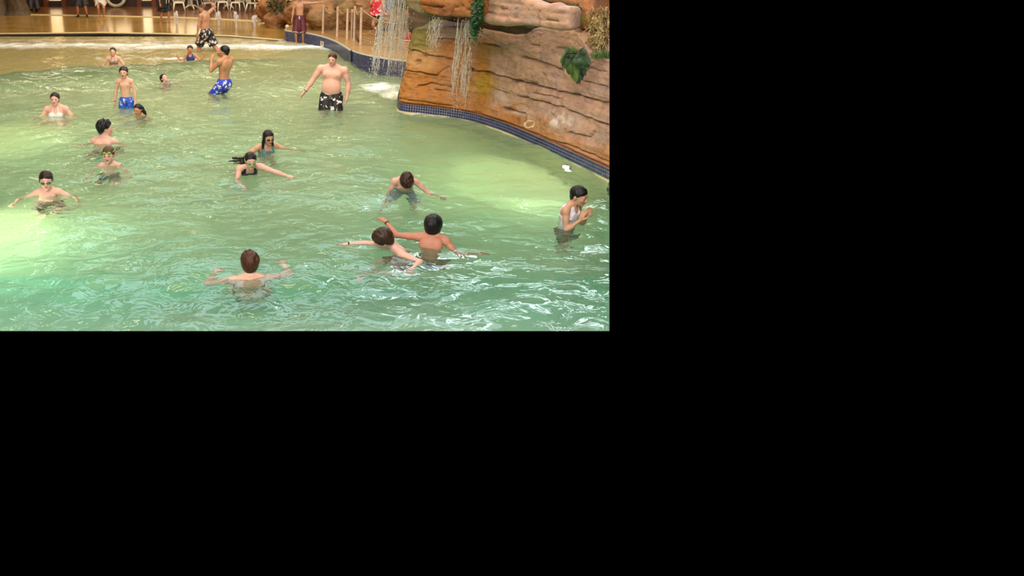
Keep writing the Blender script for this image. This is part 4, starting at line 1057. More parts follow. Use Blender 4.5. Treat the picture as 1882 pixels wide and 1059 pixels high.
kerb1, P1_, n1_ = tiled_wall('wall_kerb', k1p, zt - .036 - 9 * .042, zt - .036, .042, 1)
kerb2, P2_, n2_ = tiled_wall('wall_kerb', k2p, zt - .036 - 12 * .042, zt - .036, .042, 1)
for kb, P_, n_ in ((kerb1, P1_, n1_), (kerb2, P2_, n2_)):
    V = np.array([[p + n * .012 - [0, 0, .04], p + n * .016 - [0, 0, .012], p + n * .008 - [0, 0, .002], p - n * .02 + [0, 0, 0]] for p, n in zip(P_, n_)])
    c = link_mesh('bullnose', grid_mesh('bullnose', V), m_bull, kb)
# raised deck surface behind both kerbs
def deck_poly(P_, n_, back):
    V = np.array([[p + n * .004 + (0, 0, -.001), p - n * .35, np.array([p[0] * .5 + b_[0] * .5, p[1] * .5 + b_[1] * .5, zt]), b_] for p, n, b_ in zip(P_, n_, back)])
    return V
b1 = np.linspace(on_z(548, 32, zt), on_z(640, 20, zt), len(P1_)); b2 = np.linspace(on_z(625, 20, zt), on_z(960, 30, zt), len(P2_))
rd = link_mesh('floor_raised', grid_mesh('floor_raised', deck_poly(P1_, n1_, b1)), m_rdeck); tag(rd, kind='structure')
rd = link_mesh('floor_raised', grid_mesh('floor_raised', deck_poly(P2_, n2_, b2) + [0, 0, .003]), m_rdeck); tag(rd, kind='structure'); clip_obj(rd)

# depth sign on the kerb
i = int(np.argmin([abs(pix(p)[0] - 592.5) for p in P1_])); p, n = P1_[i], n1_[i]
ang = math.atan2(n[1], n[0]) + math.pi / 2
m_plate = mat_plain('sign_plate', srgb(222, 206, 172), .4); m_ink = mat_plain('sign_ink', srgb(60, 48, 34), .5)
mb = MB(); mb.box((0, 0, 0), (.23, .012, .15), bevel=.004); sg = mb.build('depth_sign', m_plate, smooth=False)
sg.location = p + n * .014 - np.array([0, 0, .235]); sg.rotation_euler = (0, 0, ang)
tag(sg, 'small cream depth plate with dark figures, half awash on the tiled kerb', 'sign')
fc = bpy.data.curves.new('figures', 'FONT'); fc.body = '10'; fc.size = .14; fc.align_x = 'CENTER'; fc.align_y = 'CENTER'; fc.extrude = .002
tmp = bpy.data.objects.new('figures', fc); COL.objects.link(tmp); dg = bpy.context.evaluated_depsgraph_get()
fme = bpy.data.meshes.new_from_object(tmp.evaluated_get(dg)); bpy.data.objects.remove(tmp); bpy.data.curves.remove(fc); fme.materials.clear()
fo_ = link_mesh('figures', fme, m_ink, sg); fo_.location = (0, -.008, 0); fo_.rotation_euler = (math.pi / 2, 0, 0)

# ------------------------------------------------------------------ rope fence
m_fpost = mat_plain('pinkish_post', srgb(190, 146, 112), .5, nscale=12, namt=.2)
m_rope = mat_plain('tan_rope', srgb(172, 134, 84), .8); m_net = mat_plain('net_cord', srgb(110, 84, 54), .8)
FP = [((593.5, 60.5), 8), ((619.5, 68), 12), ((637.5, 72), 16), ((646, 71), 17), ((651, 75), 11), ((662.5, 83), 14), ((757, 96), 34)]
fence = empty('rope_fence', on_z(625, 72, zt)); tag(fence, 'rope net fence on pinkish wooden posts along the raised deck', 'fence')
tops = []
for k, ((u, v), vt) in enumerate(FP):
    b = on_z(u, v, zt); t = on_y(u + (1.8 if k < 6 else 0), vt, b[1]); t = np.array([b[0] + (t[0] - b[0]) * .6, b[1], t[2]])
    mb = MB(); r = .036 if k < 6 else .02
    mb.tube([b - [0, 0, .02], b + [0, 0, .02], b + [0, 0, .021], t - [0, 0, .012], t], [r * 1.5, r * 1.5, r, r * .96, r * .7], 10)
    o = mb.build('post', m_fpost, fence); o.matrix_parent_inverse = Matrix.Translation(-fence.location); tops.append((b, t))
for a, bq in ((0, 1), (1, 2), (2, 3), (3, 4), (4, 5), (5, 6)):
    (b0, t0), (b1_, t1) = tops[a], tops[bq]; mb = MB(); nn_ = 14
    L_ = np.linalg.norm((b1_ - b0)[:2]); sag = min(.22, .16 * L_ + .03)
    def topp(s): return t0 + (t1 - t0) * s - np.array([0, 0, .04 + sag * 4 * s * (1 - s)])
    mb.tube([topp(s) for s in np.linspace(0, 1, nn_)], .015, 6)
    rp = mb.build('rope', m_rope, fence); rp.matrix_parent_inverse = Matrix.Translation(-fence.location)
    mb = MB(); nv = max(3, int(L_ / .085)); nh = 11
    for s in np.linspace(0, 1, nv + 1)[1:-1]:
        bt = b0 + (b1_ - b0) * s + [0, 0, .04]; mb.tube([bt, topp(s)], .0042, 4, cap=False)
    for h in np.linspace(0, 1, nh + 1)[:-1]:
        mb.tube([(b0 + (b1_ - b0) * s + [0, 0, .04]) * (1 - h) + topp(s) * h for s in np.linspace(0, 1, 9)], .0042, 4, cap=False)
    nt_ = mb.build('net', m_net, fence); tag(nt_, kind='stuff'); nt_.matrix_parent_inverse = Matrix.Translation(-fence.location)

# ------------------------------------------------------------------ the rock formation on the right
m_rock = mat_vcol('painted_rock', .62, .35, nscale=9, namt=.16, bump=.8, bscale=26, detail=7)
RBP = [(790, 118), (765, 132), (748, 150), (738, 172), (733, 190), (734, 200), (742, 204), (770, 206.5), (800, 210), (835, 215), (870, 221), (930, 240), (975, 260), (1000, 271), (1060, 299), (1125, 330)]
RB = smooth_path([on_z(u, v, .02) for u, v in RBP], 3); RB[:, 2] = 0
RBs = resample(RB, .022)
RD, RN = path_normals(RBs, (-3, 12, 0))                        # RN points out, into the pool
for _ in range(10):
    RN[1:-1] = (RN[:-2] + RN[1:-1] + RN[2:]) / 3
RN /= np.linalg.norm(RN, axis=1)[:, None]
# straight reference line of the wall
A_, B_ = on_z(742, 203, 0), on_z(1120, 327, 0); AD = nrm(B_ - A_); AN = np.array([AD[1], -AD[0], 0]); AN = AN if AN @ (np.array(POOL_C) - A_) > 0 else -AN
def on_face(u, v, off=0.0):
    d = ray(u, v); t = ((A_ + AN * off - CAM) @ AN) / (d @ AN); return CAM + d * t
TOPL = np.array([(700, 60), (745, 56), (760, 54), (800, 50), (870, 52), (900, 57), (945, 66), (966, 66), (986, 53), (1040, 55), (1065, 61), (1078, 74), (1088, 95), (1125, 113), (1200, 130)], float)
BAT = .20
NH = 150
cols = []
def seg_dist(U, V, pts):
    best = np.full(U.shape, 1e9)
    for (x0, y0), (x1, y1) in zip(pts[:-1], pts[1:]):
        dx, dy = x1 - x0, y1 - y0; t = np.clip(((U - x0) * dx + (V - y0) * dy) / (dx * dx + dy * dy), 0, 1)
        best = np.minimum(best, np.hypot(U - x0 - t * dx, V - y0 - t * dy))
    return best
CRACKS = [([(757, 91), (770, 93), (782, 100), (809, 103), (832, 108)], 1.0), ([(747, 128), (770, 132), (801, 137)], .9), ([(772, 158), (795, 152), (813, 157), (834, 160)], .8), ([(801, 165), (826, 168)], .7),
          ([(805, 71), (842, 72)], 1.0), ([(864, 126), (876, 130), (899, 131), (911, 137), (934, 142), (945, 146), (975, 153), (998, 159), (1021, 164), (1057, 173), (1070, 175), (1093, 182), (1126, 192)], 1.2),
          ([(890, 80), (905, 82), (922, 85)], .8), ([(805, 138), (815, 127), (830, 121)], .5), ([(960, 103), (994, 112), (1021, 120), (1040, 128)], 1.0), ([(955, 175), (981, 182), (1006, 189), (1021, 194), (1040, 196), (1057, 205), (1089, 216), (1126, 229)], 1.2),
          ([(926, 198), (947, 203), (968, 209)], .8), ([(880, 204), (894, 212), (933, 225), (975, 240), (996, 248), (1018, 257), (1052, 266), (1081, 278), (1126, 297)], .8), ([(1047, 242), (1088, 251), (1095, 239)], .7), ([(1037, 180), (1034, 196)], .5),
          ([(978, 81), (996, 86)], .6), ([(1030, 86), (1057, 92), (1082, 97)], .7), ([(738, 181), (780, 186), (832, 193)], .6), ([(985, 170), (1015, 176), (1032, 180)], .5), ([(900, 160), (935, 172)], .4), ([(1000, 133), (1010, 150), (1002, 158)], .4), ([(1075, 120), (1122, 132)], .6), ([(1080, 148), (1122, 160)], .4)]
BLOT = [((868, 128), 5, 3), ((900, 134), 8, 3), ((958, 148), 12, 3), ((980, 153), 11, 4), ((783, 101), 4, 5), ((770, 113), 5, 4), ((935, 200), 7, 3), ((1120, 190), 5, 3), ((1060, 173), 6, 2)]
def rock_colour(U, V, P, kind='face'):
    n1 = vnoise(P, 1.7, 4, 31); n2 = vnoise(P * [1, 1, 4], 3.0, 3, 32); n3 = vnoise(P * [1.5, 1.5, .35], 4.0, 3, 33)
    pink = np.array(srgb(178, 140, 124)); tanc = np.array(srgb(182, 144, 116)); oran = np.array(srgb(168, 106, 38)); lil = np.array(srgb(164, 136, 126)); oliv = np.array(srgb(120, 112, 46)); yel = np.array(srgb(168, 136, 34))
    C_ = pink + (tanc - pink) * np.clip(.5 + 1.2 * n1, 0, 1)[..., None]
    C_ = C_ + (lil - C_) * np.clip(n2 * 1.6 - .1, 0, .8)[..., None]
    def mix(c, a): 
        nonlocal C_
        C_ = C_ + (np.asarray(c) - C_) * np.clip(a, 0, 1)[..., None]
    if kind == 'face':
        wob = 26 * n3 + 10 * n1
        # water-stained ochre below the falls and along the foot
        mix(oran, .92 * smooth01((925 + wob - U) / 40) * smooth01((V - 62 - .0 * U) / 20) * np.clip(.85 + .5 * n3, .2, 1))
        foot = np.interp(U, RB_U, RB_V) - V
        mix(oran, .85 * smooth01((62 + 30 * n3 - foot) / 26) * np.clip(.8 + .5 * n1, 0, 1))
        mix(np.array(srgb(186, 142, 92)), .8 * smooth01((812 - U + wob) / 30) * smooth01((138 - V + 12 * n1) / 20))
        mix(oliv, .8 * smooth01((806 - U) / 25) * smooth01((100 - V + 14 * n1) / 18))
        mix(yel, .85 * np.exp(-(((U - 890) / 24) ** 2 + ((V - 158) / 26) ** 2)) * (.9 + n1))
        mix(oliv, .5 * np.exp(-(((U - 905) / 40) ** 2 + ((V - 92) / 14) ** 2)))
        mix(np.array(srgb(228, 214, 205)), .85 * np.exp(-(((U - 1032 - .5 * (V - 218)) / 26) ** 2 + ((V - 220) / 14) ** 2)) * np.clip(.5 + 2.6 * vnoise(P, 9, 3, 35), 0, 1))
        mix(np.array(srgb(225, 205, 180)), .9 * (np.abs(np.hypot((U - 977) / 8, (V - 228) / 6) - 1 + .5 * vnoise(P, 14, 2, 36)) < .22))
        mix(np.array(srgb(215, 200, 190)), .6 * np.exp(-(((U - 955) / 18) ** 2 + ((V - 207) / 3) ** 2)))
        mix(np.array(srgb(200, 180, 165)), .5 * np.exp(-(((U - 925) / 14) ** 2 + ((V - 176) / 12) ** 2)) * np.clip(.5 + 2 * vnoise(P, 8, 2, 38), 0, 1))
        ln_ = vnoise(P * [.7, .7, 8.5] + vnoise(P, 1.3, 2, 39)[..., None] * .5, 1.0, 2, 37); C_ = C_ * (1 - .30 * np.exp(-(ln_ / .05) ** 2) * np.clip(.4 + 1.2 * n1, 0, 1))[..., None]
    elif kind == 'ochre':
        mix(np.array(srgb(166, 100, 42)), np.clip(.9 + .3 * n1, 0, 1)); mix(np.array(srgb(116, 64, 26)), np.clip(n2 * 1.8 - .1, 0, .8))
    elif kind == 'moss':
        mix(np.array(srgb(128, 112, 70)), .7 + 0 * n1); mix(np.array(srgb(58, 70, 36)), np.clip(.45 + 1.4 * n1, 0, .95))
    elif kind == 'dark':
        mix(np.array(srgb(74, 58, 34)), .9 + 0 * n1); mix(np.array(srgb(40, 50, 34)), np.clip(.4 + 1.5 * n1, 0, .9))
    elif kind == 'rust':
        mix(np.array(srgb(178, 104, 42)), np.clip(.6 + .8 * n1, 0, 1)); mix(np.array(srgb(104, 108, 30)), np.clip(n2 * 2 - .1, 0, .9))
    elif kind == 'brown':
        mix(np.array(srgb(150, 98, 44)), .85 + 0 * n1); mix(np.array(srgb(96, 62, 30)), np.clip(n2 * 2 + .1, 0, .8)); mix(np.array(srgb(110, 104, 50)), np.clip(n1 * 1.4 - .2, 0, .7))
    return C_
pxr = np.array([pix(p) for p in RBs]); oo = np.argsort(pxr[:, 0]); RB_U, RB_V = pxr[oo, 0], pxr[oo, 1]
rows = []
for p, n in zip(RBs, RN):
    dvec = np.array([-n[0] * BAT, -n[1] * BAT, 1.0])
    hs = np.linspace(.5, 3.2, 60); pts = p + dvec * hs[:, None]
    uv = np.array([pix(q) for q in pts]); s = uv[:, 1] - np.interp(uv[:, 0], TOPL[:, 0], TOPL[:, 1])
    k = np.argmax(s < 0) if np.any(s < 0) else 59
    hT = np.interp(0, [s[k], s[k - 1]], [hs[k], hs[k - 1]]) if k > 0 else hs[0]
    rows.append(hT)
HT = np.array(rows); 
for _ in range(6): HT[1:-1] = (HT[:-2] + HT[1:-1] * 2 + HT[2:]) / 4
hv = np.linspace(-.0, 1, NH)
Hh_ = .15 + (HT - .15)[:, None] * hv[None]
dv = np.stack([-RN[:, 0] * BAT, -RN[:, 1] * BAT, np.ones(len(RN))], 1)
Pf = RBs[:, None] + dv[:, None] * Hh_[..., None]
q = Pf - CAM; zc = q[..., 1] * CP - q[..., 2] * SP
U_ = PU + FPX * q[..., 0] / zc; V_ = PV - FPX * (q[..., 1] * SP + q[..., 2] * CP) / zc
disp = .05 * vnoise(Pf * [1, 1, 2.0], .9, 3, 41) + .022 * vnoise(Pf * [1, 1, 3.5], 3.2, 3, 42) + .016 * vnoise(Pf * [1, 1, 1.6], 11, 3, 49) + .02 * np.round(vnoise(Pf * [1.4, 1.4, 1.0], 2.4, 1, 52) * 1.6) / 1.6
lay = vnoise(np.stack([Pf[..., 0] * .35, Pf[..., 1] * .35, Pf[..., 2] * 7 + .8 * vnoise(Pf, .8, 2, 44)], -1), 1.0, 1, 43)
disp += .022 * np.round(lay * 2.2) / 2.2
dark = np.zeros_like(disp)
for pts, w_ in CRACKS:
    dd = seg_dist(U_ + 2.0 * vnoise(Pf, 9, 2, 45), V_ + 2.0 * vnoise(Pf, 7, 2, 46), pts)
    disp -= .08 * w_ * np.exp(-(dd / 1.0) ** 2) * np.clip(.75 + .8 * vnoise(Pf, 5, 2, 50), .25, 1.2); dark = np.maximum(dark, .85 * np.exp(-(dd / .9) ** 2) * min(1, w_) * np.clip(.7 + .9 * vnoise(Pf, 6, 2, 51), .2, 1))
    below = np.interp(U_, [a for a, b in pts], [b for a, b in pts]) < V_ if pts[0][0] < pts[-1][0] and pts[-1][0] - pts[0][0] > 25 else None
    if below is not None:
        rng_ = (U_ > pts[0][0] - 4) & (U_ < pts[-1][0] + 4); step = np.exp(-np.maximum(V_ - np.interp(U_, [a for a, b in pts], [b for a, b in pts]), 0) / 14) * below * rng_
        disp -= .032 * w_ * step
for (cx, cy_), a, b in BLOT:
    e = np.exp(-(((U_ - cx) / a) ** 2 + ((V_ - cy_) / b) ** 2)); disp -= .07 * e; dark = np.maximum(dark, .7 * e * (vnoise(Pf, 12, 2, 47) > -.2))
disp *= np.clip((Hh_ - .15) / .08, .0, 1)
disp += .05 * np.clip((Hh_ - .15) / .05, 0, 1)                  # the rock overhangs the tile band a little
Pd = Pf + RN[:, None] * disp[..., None]
Cf = rock_colour(U_, V_, Pf)
Cf = Cf * (1 - .72 * dark[..., None])
# the ledge on top, running back into the formation, and a little roll at the edge
back = []
for j, (bk, up) in enumerate(((.03, .012), (.10, .02), (.25, .03), (.6, .08), (1.1, .12), (1.6, .12))):
    back.append(Pd[:, -1] - RN * bk + np.array([0, 0, up]))
back = np.stack(back, 1); back[:, 1:] += .04 * vnoise(back[:, 1:], 1.6, 3, 48)[..., None] * [0, 0, 1]
foot = np.stack([RBs + RN * .015 + [0, 0, .14], RBs + RN * .03 + [0, 0, .145]], 1)
Pall = np.concatenate([foot, Pd, back], 1)
Call = np.concatenate([np.repeat(Cf[:, :1], 2, 1), Cf, np.repeat(Cf[:, -1:] * [1.05, 1.05, 1.05], 6, 1)], 1)
rock = empty('rock_formation', (A_[0], A_[1], 0)); tag(rock, 'tall layered sandstone-coloured rock formation with falling water at the right', 'rock formation')
PINV = Matrix.Translation(-rock.location)
def rock_part(name, me, **kw):
    o = link_mesh(name, me, m_rock, rock); o.matrix_parent_inverse = PINV; clip_obj(o)
    if kw.get('label'): o['label'] = kw['label']
    return o
rock_part('rock_face', grid_mesh('rock_face', Pall, color=Call))

# tile band at the foot and the cream plaster under it
band, Pb, nb_ = tiled_wall('wall_pool_right', RB, .015, .165, .05, 1, bottom=-.02, off=.03)
clip_obj(band); clip_obj(band.children[0])
V = np.array([[p + n * .045 + [0, 0, .012], p + n * .05 - [0, 0, .03], p + n * .05 - [0, 0, .9], p + n * .05 - [0, 0, 1.3]] for p, n in zip(Pb, nb_)])
m_plast = mat_plain('cream_plaster', srgb(226, 208, 164), .6, nscale=3, namt=.1)
o = link_mesh('wall_pool_plaster', grid_mesh('wall_pool_plaster', V), m_plast); tag(o, kind='structure'); clip_obj(o)

def poly_sdf(X, Y, poly):
    P = np.asarray(poly, float); d = np.full(X.shape, 1e9); ins = np.zeros(X.shape, bool)
    for (x0, y0), (x1, y1) in zip(P, np.roll(P, -1, 0)):
        dx, dy = x1 - x0, y1 - y0; t = np.clip(((X - x0) * dx + (Y - y0) * dy) / (dx * dx + dy * dy + 1e-12), 0, 1)
        d = np.minimum(d, (X - x0 - t * dx) ** 2 + (Y - y0 - t * dy) ** 2)
        c = (y0 > Y) != (y1 > Y); xi = x0 + (Y - y0) / ((y1 - y0) if y1 != y0 else 1e-9) * dx; ins ^= c & (X < xi)
    d = np.sqrt(d); return np.where(ins, -d, d)
def rock_prism(name, outline, off, depth, kind, vox=.035, rough=.05, label=None, rnd=.10, cracks=()):
    """a slab whose face outline is given on the plane `off` metres in front of the wall line"""
    pts = np.array([on_face(u, v, off) for u, v in outline]); s = (pts - A_) @ AD; z = pts[:, 2]
    poly = np.stack([s, z], 1); o0 = A_ + AN * off
    lo = np.array([s.min() - .3, -depth - .3, z.min() - .3]); hi = np.array([s.max() + .3, .35, z.max() + .3])
    n = np.ceil((hi - lo) / vox).astype(int) + 1
    ax = [lo[t] + vox * np.arange(n[t]) for t in range(3)]
    S2, Z2 = np.meshgrid(ax[0], ax[2], indexing='ij'); d2 = poly_sdf(S2, Z2, poly)[:, None, :] + rnd
    Dd = ax[1][None, :, None]; dd = np.maximum(Dd, -depth - Dd) + rnd
    d = np.minimum(np.maximum(d2, dd), 0) + np.sqrt(np.maximum(d2, 0) ** 2 + np.maximum(dd, 0) ** 2) - rnd
    X = np.stack(np.meshgrid(*ax, indexing='ij'), -1)
    lay = vnoise(X * [.5, .5, 6], 1.0, 2, len(outline)); d = d - rough * (vnoise(X, 1.6, 3, len(name)) * .9 + .9 * np.round(lay * 2) / 2)
    V, Q = surface_nets(d.astype(np.float32), lo, vox)
    Wd = o0 + V[:, :1] * AD + V[:, 1:2] * AN + V[:, 2:] * np.array([0, 0, 1.0]) - np.array([0, 0, o0[2]])
    uv = np.array([pix(p) for p in Wd]); C_ = rock_colour(uv[:, 0], uv[:, 1], Wd, kind)
    for pts2, w_ in cracks:
        dd2 = seg_dist(uv[:, 0] + 1.5 * vnoise(Wd, 9, 2, 5), uv[:, 1] + 1.2 * vnoise(Wd, 9, 2, 6), pts2)
        fr = (V[:, 1] > -.35); e = np.exp(-(dd2 / 1.3) ** 2) * fr * w_
        Wd = Wd - AN * (.06 * e)[:, None]; C_ = C_ * (1 - .65 * e)[:, None]
    return rock_part(name, np_mesh(name, Wd, quads=Q[:, ::-1] if np.cross(AD, AN) @ [0, 0, 1] < 0 else Q, color=C_), label=label)
# the water stops at the kerb and at the rock
bm = bmesh.new(); bm.from_mesh(pool_water.data); land = np.concatenate([k1p[k1p[:, 1] < 99][:, :2], k2p[:, :2], RB[4:, :2], [[30, 5], [30, 40], [k1p[0, 0], 40]]])
bm.faces.ensure_lookup_table(); fcx = np.array([f.calc_center_median()[:2] for f in bm.faces]); dl = poly_sdf(fcx[:, 0], fcx[:, 1], land)
bmesh.ops.delete(bm, geom=[f for f, q in zip(bm.faces, dl) if q < -.12], context='FACES'); bm.to_mesh(pool_water.data); bm.free()
rock_prism('rock_core', [(744, -40), (748, 40), (756, 100), (900, 100), (1000, 90), (1060, 60), (1060, -40)], -.95, .8, 'dark', rnd=.05)  # core coloured dark: the recess's shade put into the rock colour
rock_prism('rock_slab', [(741, -40), (741, 8), (748, 20), (768, 30), (796, 33), (800, -40)], .16, 1.0, 'moss', label='mossy dark slab under the ochre ledge')
rock_prism('rock_slab', [(768, -40), (769, 8), (766, 20), (790, 29), (815, 31), (850, 35), (872, 37), (880, 25), (884, -40)], .34, .8, 'ochre', rnd=.05, label='wet ochre ledge the water falls from', cracks=[([(768, 8), (800, 12), (832, 13), (866, 18)], 1), ([(832, 13), (829, 31)], .9), ([(832, 13), (856, 8)], .8)])
rock_prism('rock_slab', [(897, -40), (893, 2), (884, 14), (885, 30), (890, 44), (925, 49), (965, 47), (990, 51), (1005, 55), (1030, 58), (1046, 52), (1047, 22), (1042, 13), (1022, 11), (1012, 5), (994, 7), (980, 2), (960, -8), (950, -40)], .16, .3, 'face', rnd=.10, label='long pinkish slab with a rounded left end', cracks=[([(884, 21), (920, 27), (985, 34), (1026, 39)], .9), ([(920, 15), (960, 18), (1010, 22), (1055, 24)], .6), ([(988, 20), (990, 34), (994, 52)], .5), ([(895, 2), (940, 5), (985, 12)], .5)])
rock_prism('boulder', [(985, -40), (1000, 4), (1050, 12), (1058, 20), (1060, 56), (1078, 52), (1086, 38), (1092, -40)], -.75, 1.2, 'rust', label='rusty mossy boulder at the top')
rock_prism('boulder', [(1075, -40), (1080, 20), (1083, 62), (1092, 96), (1160, 110), (1170, -40)], -1.15, 1.0, 'rust', label='rusty boulder behind the dry vines')
# ------------------------------------------------------------------ lamp in the pool wall at the right
lp = on_z(1012, 300, 0); k = int(np.argmin(np.hypot(Pb[:, 0] - lp[0], Pb[:, 1] - lp[1]))); pL, nL = Pb[k], nb_[k]
m_lens, nt, b, out = new_mat('pool_lamp_lens'); b.inputs['Emission Color'].default_value = c4((1, .95, .8)); b.inputs['Emission Strength'].default_value = 40
m_ring = mat_plain('steel_ring', srgb(200, 200, 195), .25, metal=1.0)
lc = pL + nL * .06 + np.array([0, 0, -.30])
fx = empty('pool_lamp', lc); tag(fx, 'round bright pool lamp under water in the right wall', 'lamp')
xa = nrm(np.cross(nL, [0, 0, 1]))
mb = MB(); n_ = 20; ring = [lc + (math.cos(a) * xa + math.sin(a) * np.array([0, 0, 1])) * .115 for a in np.linspace(0, 2 * math.pi, n_ + 1)]
mb.tube(ring, .018, 6, cap=False); o = mb.build('lamp_ring', m_ring, fx); o.matrix_parent_inverse = Matrix.Translation(-fx.location)
V = [lc + nL * .035] + [lc + nL * .02 + (math.cos(a) * xa + math.sin(a) * np.array([0, 0, 1])) * .075 for a in np.linspace(0, 2 * math.pi, n_ + 1)[:-1]] + [lc - nL * .01 + (math.cos(a) * xa + math.sin(a) * np.array([0, 0, 1])) * .11 for a in np.linspace(0, 2 * math.pi, n_ + 1)[:-1]]
mb = MB(); mb.add(V, [[1 + i, 1 + (i + 1) % n_, 1 + n_ + (i + 1) % n_, 1 + n_ + i] for i in range(n_)], [[0, 1 + (i + 1) % n_, 1 + i] for i in range(n_)])
o = mb.build('lens', m_lens, fx); o.matrix_parent_inverse = Matrix.Translation(-fx.location)
pool_lamp('pool_lamp_right', lc + nL * .08, lc + nL * 1.7 + np.array([-.5, 0, -.7]), 75, .16)

# ------------------------------------------------------------------ falling water
m_fall, nt, b, out = new_mat('falling_water')
b.inputs['Base Color'].default_value = c4(srgb(248, 242, 234)); b.inputs['Roughness'].default_value = .25
tc = N(nt, 'ShaderNodeTexCoord'); mp = N(nt, 'ShaderNodeMapping'); mp.inputs['Scale'].default_value = (30, 30, 6); L(nt, tc.outputs['Object'], mp.inputs[0])
nz = N(nt, 'ShaderNodeTexNoise', Scale=1.0, Detail=2.0); L(nt, mp.outputs[0], nz.inputs['Vector'])
mr = N(nt, 'ShaderNodeMapRange'); mr.inputs[1].default_value = .35; mr.inputs[2].default_value = .65; mr.inputs[3].default_value = .1; mr.inputs[4].default_value = .8
L(nt, nz.outputs[0], mr.inputs[0]); L(nt, mr.outputs[0], b.inputs['Alpha'])
def fall(name, label, starts, ends, n, r=.009, jit=.05, seed=1, broken=.5, bow=.0, drops=80, taper=False):
    """starts/ends: functions of s in 0..1 giving the lip point and the point where it lands"""
    R = np.random.default_rng(seed); mb = MB()
    for i in range(n):
        s = R.random(); a = starts(s) + R.normal(0, jit * .3, 3); e = ends(np.clip(s + R.normal(0, .12), 0, 1)) + R.normal(0, jit, 3) * [1, 1, 0]
        t0 = 0 if R.random() > broken * .6 else R.random() * .6; t1 = 1 if R.random() > broken else t0 + (1 - t0) * (.25 + .7 * R.random())
        m = 10; pts = []; rr = []
        w1, w2 = R.random() * 6, R.random() * 6
        for t in np.linspace(t0, t1, m):
            p = a + (e - a) * np.array([t ** .75, t ** .75, t ** 1.25]); p = p + np.array([math.sin(w1 + 9 * t), math.cos(w2 + 8 * t), 0]) * .012 * (1 + 2 * t)
            pts.append(p); rr.append(r * (.5 + R.random()) * (1 if 0.02 < (t - t0) / (t1 - t0 + 1e-6) < .98 else .3))
        mb.tube(pts, rr, 5, cap=False)
    for i in range(drops):
        s = R.random(); t = R.random() ** .6; a, e = starts(s), ends(s); p = a + (e - a) * np.array([t ** .75, t ** .75, t ** 1.25]) + R.normal(0, jit * 1.2, 3)
        q = r * (.6 + R.random()); mb.tube([p - [0, 0, q * 1.5], p, p + [0, 0, q * 1.5]], [q * .3, q, q * .3], 5, cap=False)
    o = mb.build(name, m_fall); tag(o, label, 'waterfall', kind='stuff'); return o
# the wide jet that leaps from the upper left ledge
l0, l1 = on_face(724, -34, .5), on_face(750, -30, .25)
e0, e1 = on_z(700, 148), on_z(741, 158)
fall('waterfall', 'broad sheet of falling water leaping from the top left ledge', lambda s: l0 + (l1 - l0) * s, lambda s: e0 + (e1 - e0) * s, 75, .0065, .16, 3, 1.3, drops=620)
l2, l3 = on_face(716, -30, .5), on_face(736, -32, .5); e2 = on_z(683, 146)
fall('waterfall', 'thick left edge strand of the leaping water', lambda s: l2 + (l3 - l2) * s * .6, lambda s: e2, 16, .010, .06, 4, .6, drops=120)
a0_, a1_ = on_face(793, 29, .37), on_face(813, 31, .37); b0_, b1_ = on_face(786, 98, .12), on_face(806, 102, .12)
fall('waterfall', 'thin veil of water falling under the ochre ledge, left of the two', lambda s: a0_ + (a1_ - a0_) * s, lambda s: b0_ + (b1_ - b0_) * s, 26, .0035, .05, 5, 1.2, drops=240)
a2_, a3_ = on_face(840, 34, .38), on_face(866, 37, .38); b2_, b3_ = on_z(828, 213, .05), on_z(858, 216, .05)
fall('waterfall', 'long stringy fall from the ochre ledge down the stained rock face', lambda s: a2_ + (a3_ - a2_) * s, lambda s: b2_ + (b3_ - b2_) * s, 50, .004, .05, 6, 1.1, drops=460)

# ------------------------------------------------------------------ plants
def mat_leaf(name, c1, c2, rough=.45):
    return mat_plain(name, srgb(*c1), rough, nscale=7, col2=srgb(*c2))
m_ivy = mat_leaf('ivy_leaf', (34, 92, 36), (14, 48, 26)); m_fern = mat_leaf('fern_leaf', (46, 80, 34), (20, 46, 22)); m_shrub = mat_leaf('shrub_leaf', (48, 84, 34), (18, 44, 22)); m_grass = mat_leaf('grass_leaf', (92, 120, 48), (56, 84, 30))
m_dry = mat_leaf('dry_stem', (196, 170, 120), (128, 98, 52), .7); m_stem = mat_leaf('stem', (92, 70, 40), (60, 46, 26), .7)
def leaf(mb, p, d, up, ln, w):
    d = nrm(d); sde = nrm(np.cross(d, up)); upn = np.cross(sde, d)
    V = [p, p + d * ln * .45 + sde * w + upn * ln * .05, p + d * ln - upn * ln * .12, p + d * ln * .45 - sde * w + upn * ln * .05, p + d * ln * .5 - upn * ln * .02]
    mb.add(V, None, [[0, 1, 4], [1, 2, 4], [2, 3, 4], [3, 0, 4]])
def root(name, label, cat, loc, group=None):
    e = empty(name, loc); tag(e, label, cat, group); return e
def child(mb, name, mat, par, kind=None, smooth=False):
    o = mb.build(name, mat, par, smooth=smooth); o.matrix_parent_inverse = Matrix.Translation(-Vector(par.location)); 
    if kind: tag(o, kind=kind)
    return o
R = np.random.default_rng(5)
iv = root('hanging_ivy', 'dark green ivy hanging beside the ochre ledge', 'plant', on_face(872, 75, .3)); mbl = MB(); mbs = MB()
for k in range(9):
    u0 = 872 + R.uniform(-6, 9); pts = [on_face(u0 + 8 + R.uniform(-3, 3), -25, .30), on_face(u0 + 8, 5, .42), on_face(u0 + 5, 25, .43), on_face(u0 + R.uniform(-2, 4), 42 + R.uniform(0, 8), .40), on_face(874 + R.uniform(-5, 6), 50 + R.uniform(0, 27), .34)]
    P = smooth_path(pts, 2); mbs.tube(P, .008, 5)
    for p in resample(P, .024):
        for q in range(3): leaf(mbl, p + R.normal(0, .03, 3), AN * .8 + R.normal(0, .7, 3) + [0, 0, -.5], AN, R.uniform(.035, .065), R.uniform(.014, .024))
